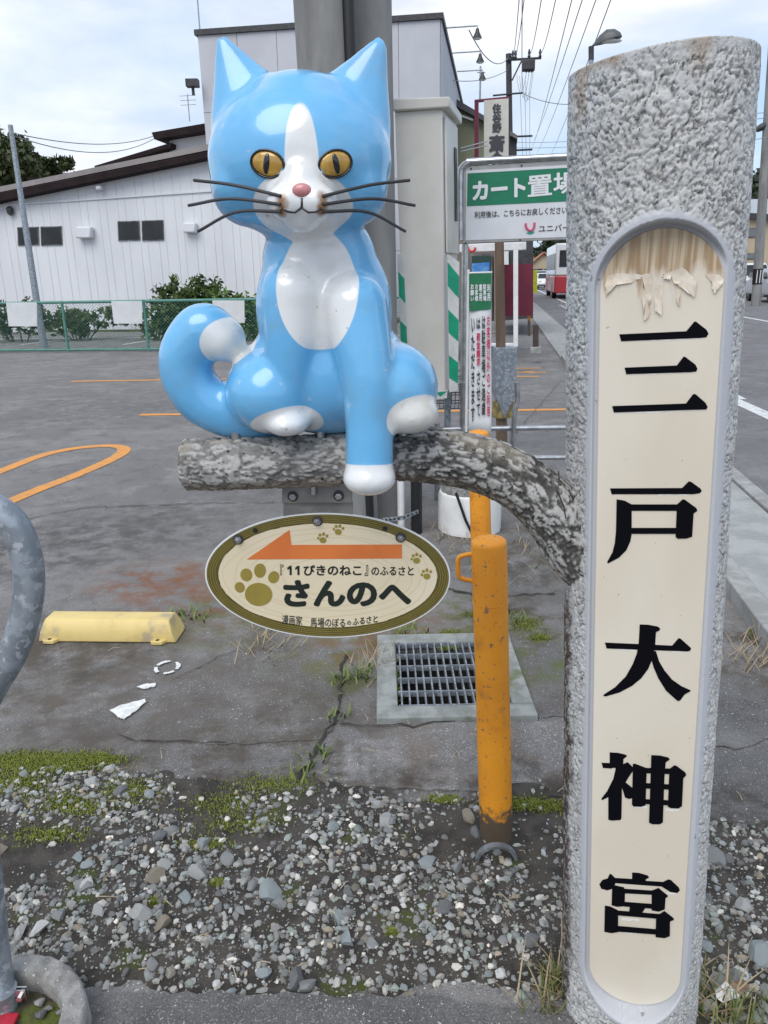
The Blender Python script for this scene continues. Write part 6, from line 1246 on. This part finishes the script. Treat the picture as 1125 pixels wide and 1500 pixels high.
# ================================================================== far utility pole with crossarms, transformer; wires
fS = 46.0; fP = RP(0, fS)
def f_p(px, py, k=0.0): return onp(px, py, fP + RD * -k, RD)
pt1, pb1 = f_p(745, 79), f_p(748, 300); dd = (pt1 - pb1) / (pt1.z - pb1.z); fb = pb1 - dd * pb1.z
FU = thing('utility_pole', fb, 'distant dark utility pole carrying crossarm and transformer above the cart sign', 'utility pole'); b = MB(); b.tube([fb, pt1], [.2, .15], 14); b.build('pole', M_dark, FU, smooth=50)
def arm_(x0, y0, x1, y1, r=.06): b = MB(); b.tube([f_p(x0, y0, .2), f_p(x1, y1, .2)], r, 6); return b.build('crossarm', M_dark, FU)
arm_(741, 88, 793, 85); arm_(722, 140, 766, 136, .045); arm_(750, 118, 764, 89, .04); arm_(757, 200, 780, 199, .05); arm_(757, 220, 780, 219, .05)
b = MB(); b.rbox(f_p(774, 96, .1), (.68, .5, .5)); trf = b.build('transformer', M_dark, FU, bevel=.05)
for x in (771, 775, 779): b = MB(); b.tube([f_p(x, 101, .1), f_p(x, 106, .1)], .05, 6); b.build('bushing', M_dark, trf)
for x, y in ((751, 87), (755, 87), (775, 85), (791, 85)): b = MB(); b.lathe([(.05, 0), (.09, .08), (.05, .16), (.08, .24), (.03, .42)], f_p(x, y, .2), 8); b.build('insulator', M_dark, FU, smooth=40)
M_wir = mat('cable_grey', (.26, .26, .27), rough=.6)
def cable(a, c, sag, r, lab, n=16):
    P_ = [a.lerp(c, i / n) - UP * (sag * 4 * (i / n) * (1 - i / n)) for i in range(n + 1)]; b = MB(); b.tube(P_, r, 5); b.build('overhead_wire', M_wir, label=lab, cat='wire', group='overhead wires', smooth=180)
def near(px, py, S): return onp(px, py, RP(0, S), RD)
WG = 'thin overhead power wire running up the road above the cart sign'
for i, (x0, y0, x1, y1) in enumerate(((752, 86, 762, -20), (755, 86, 770, -20), (776, 84, 796, -20), (791, 84, 818, -20), (765, 136, 765, -20))): cable(f_p(x0, y0 - 5, .2), near(x1, y1, 17), .3, .012, ['leftmost', 'second', 'third', 'fourth', 'fifth'][i] + ' of the thin power wires rising above the cart sign')
WG2 = 'grey overhead cable sweeping from the top edge down towards the street end'
for i, (x0, y0, x1, y1) in enumerate(((840, -10, 780, 215), (856, -10, 782, 205), (880, -20, 786, 225), (902, -20, 800, 240))):
    cable(near(x0, y0, 14), near(x1, y1, 70), .25, .009, ['leftmost', 'second', 'third', 'rightmost'][i] + ' of the grey cables sweeping down left of the post')
cable(f_p(745, 84), near(687, 44, 29), .6, .02, 'slack wire from the far pole to the first floodlight'); cable(f_p(745, 102), near(664, 118, 33), .2, .016, 'thin wire from the far pole to the tall building')
cable(f_p(766, 137, .2), near(850, 152, 44), .2, .02, 'thin wire from the lower crossarm to behind the post')
for (x0, x1, y0, y1) in ((745, 850, 208, 206), (745, 850, 216, 214)): cable(f_p(x0, y0), near(x1, y1, 44), .05, .012, ('upper' if y0 < 210 else 'lower') + ' faint level wire beyond the far pole')
for i in range(4): cable(f_p(771 + i * 4, 106 if i < 3 else 86, .1), f_p(757 + i * 4, 110 + i, .1), .9 + .2 * i, .012, ['first', 'second', 'third', 'fourth'][i] + ' drooping lead from the left under the transformer', 12)
for i in range(3): cable(f_p(762 + i * 7, 135, .1), f_p(766 + i * 5, 235, .1), 0, .012, ['left', 'middle', 'right'][i] + ' thin wire hanging below the far crossarm')
cable(lp1 - UP * .15, h_p(226, 199, .5), .25, .012, 'upper wire from the thin left pole to the rear house'); cable(lp1 - UP * .2, h_p(226, 203, .5), .4, .012, 'lower wire from the thin left pole to the rear house')
for y0, y1 in ((292 * 0 + 160, 157), (170, 163), (205, 186)): cable(near(1040, y0 + 6, 33), near(1200, y1 - 6, 33), .15, .013, {160: 'top', 170: 'middle', 205: 'lowest'}[y0] + ' thin wire reaching the right edge utility pole')
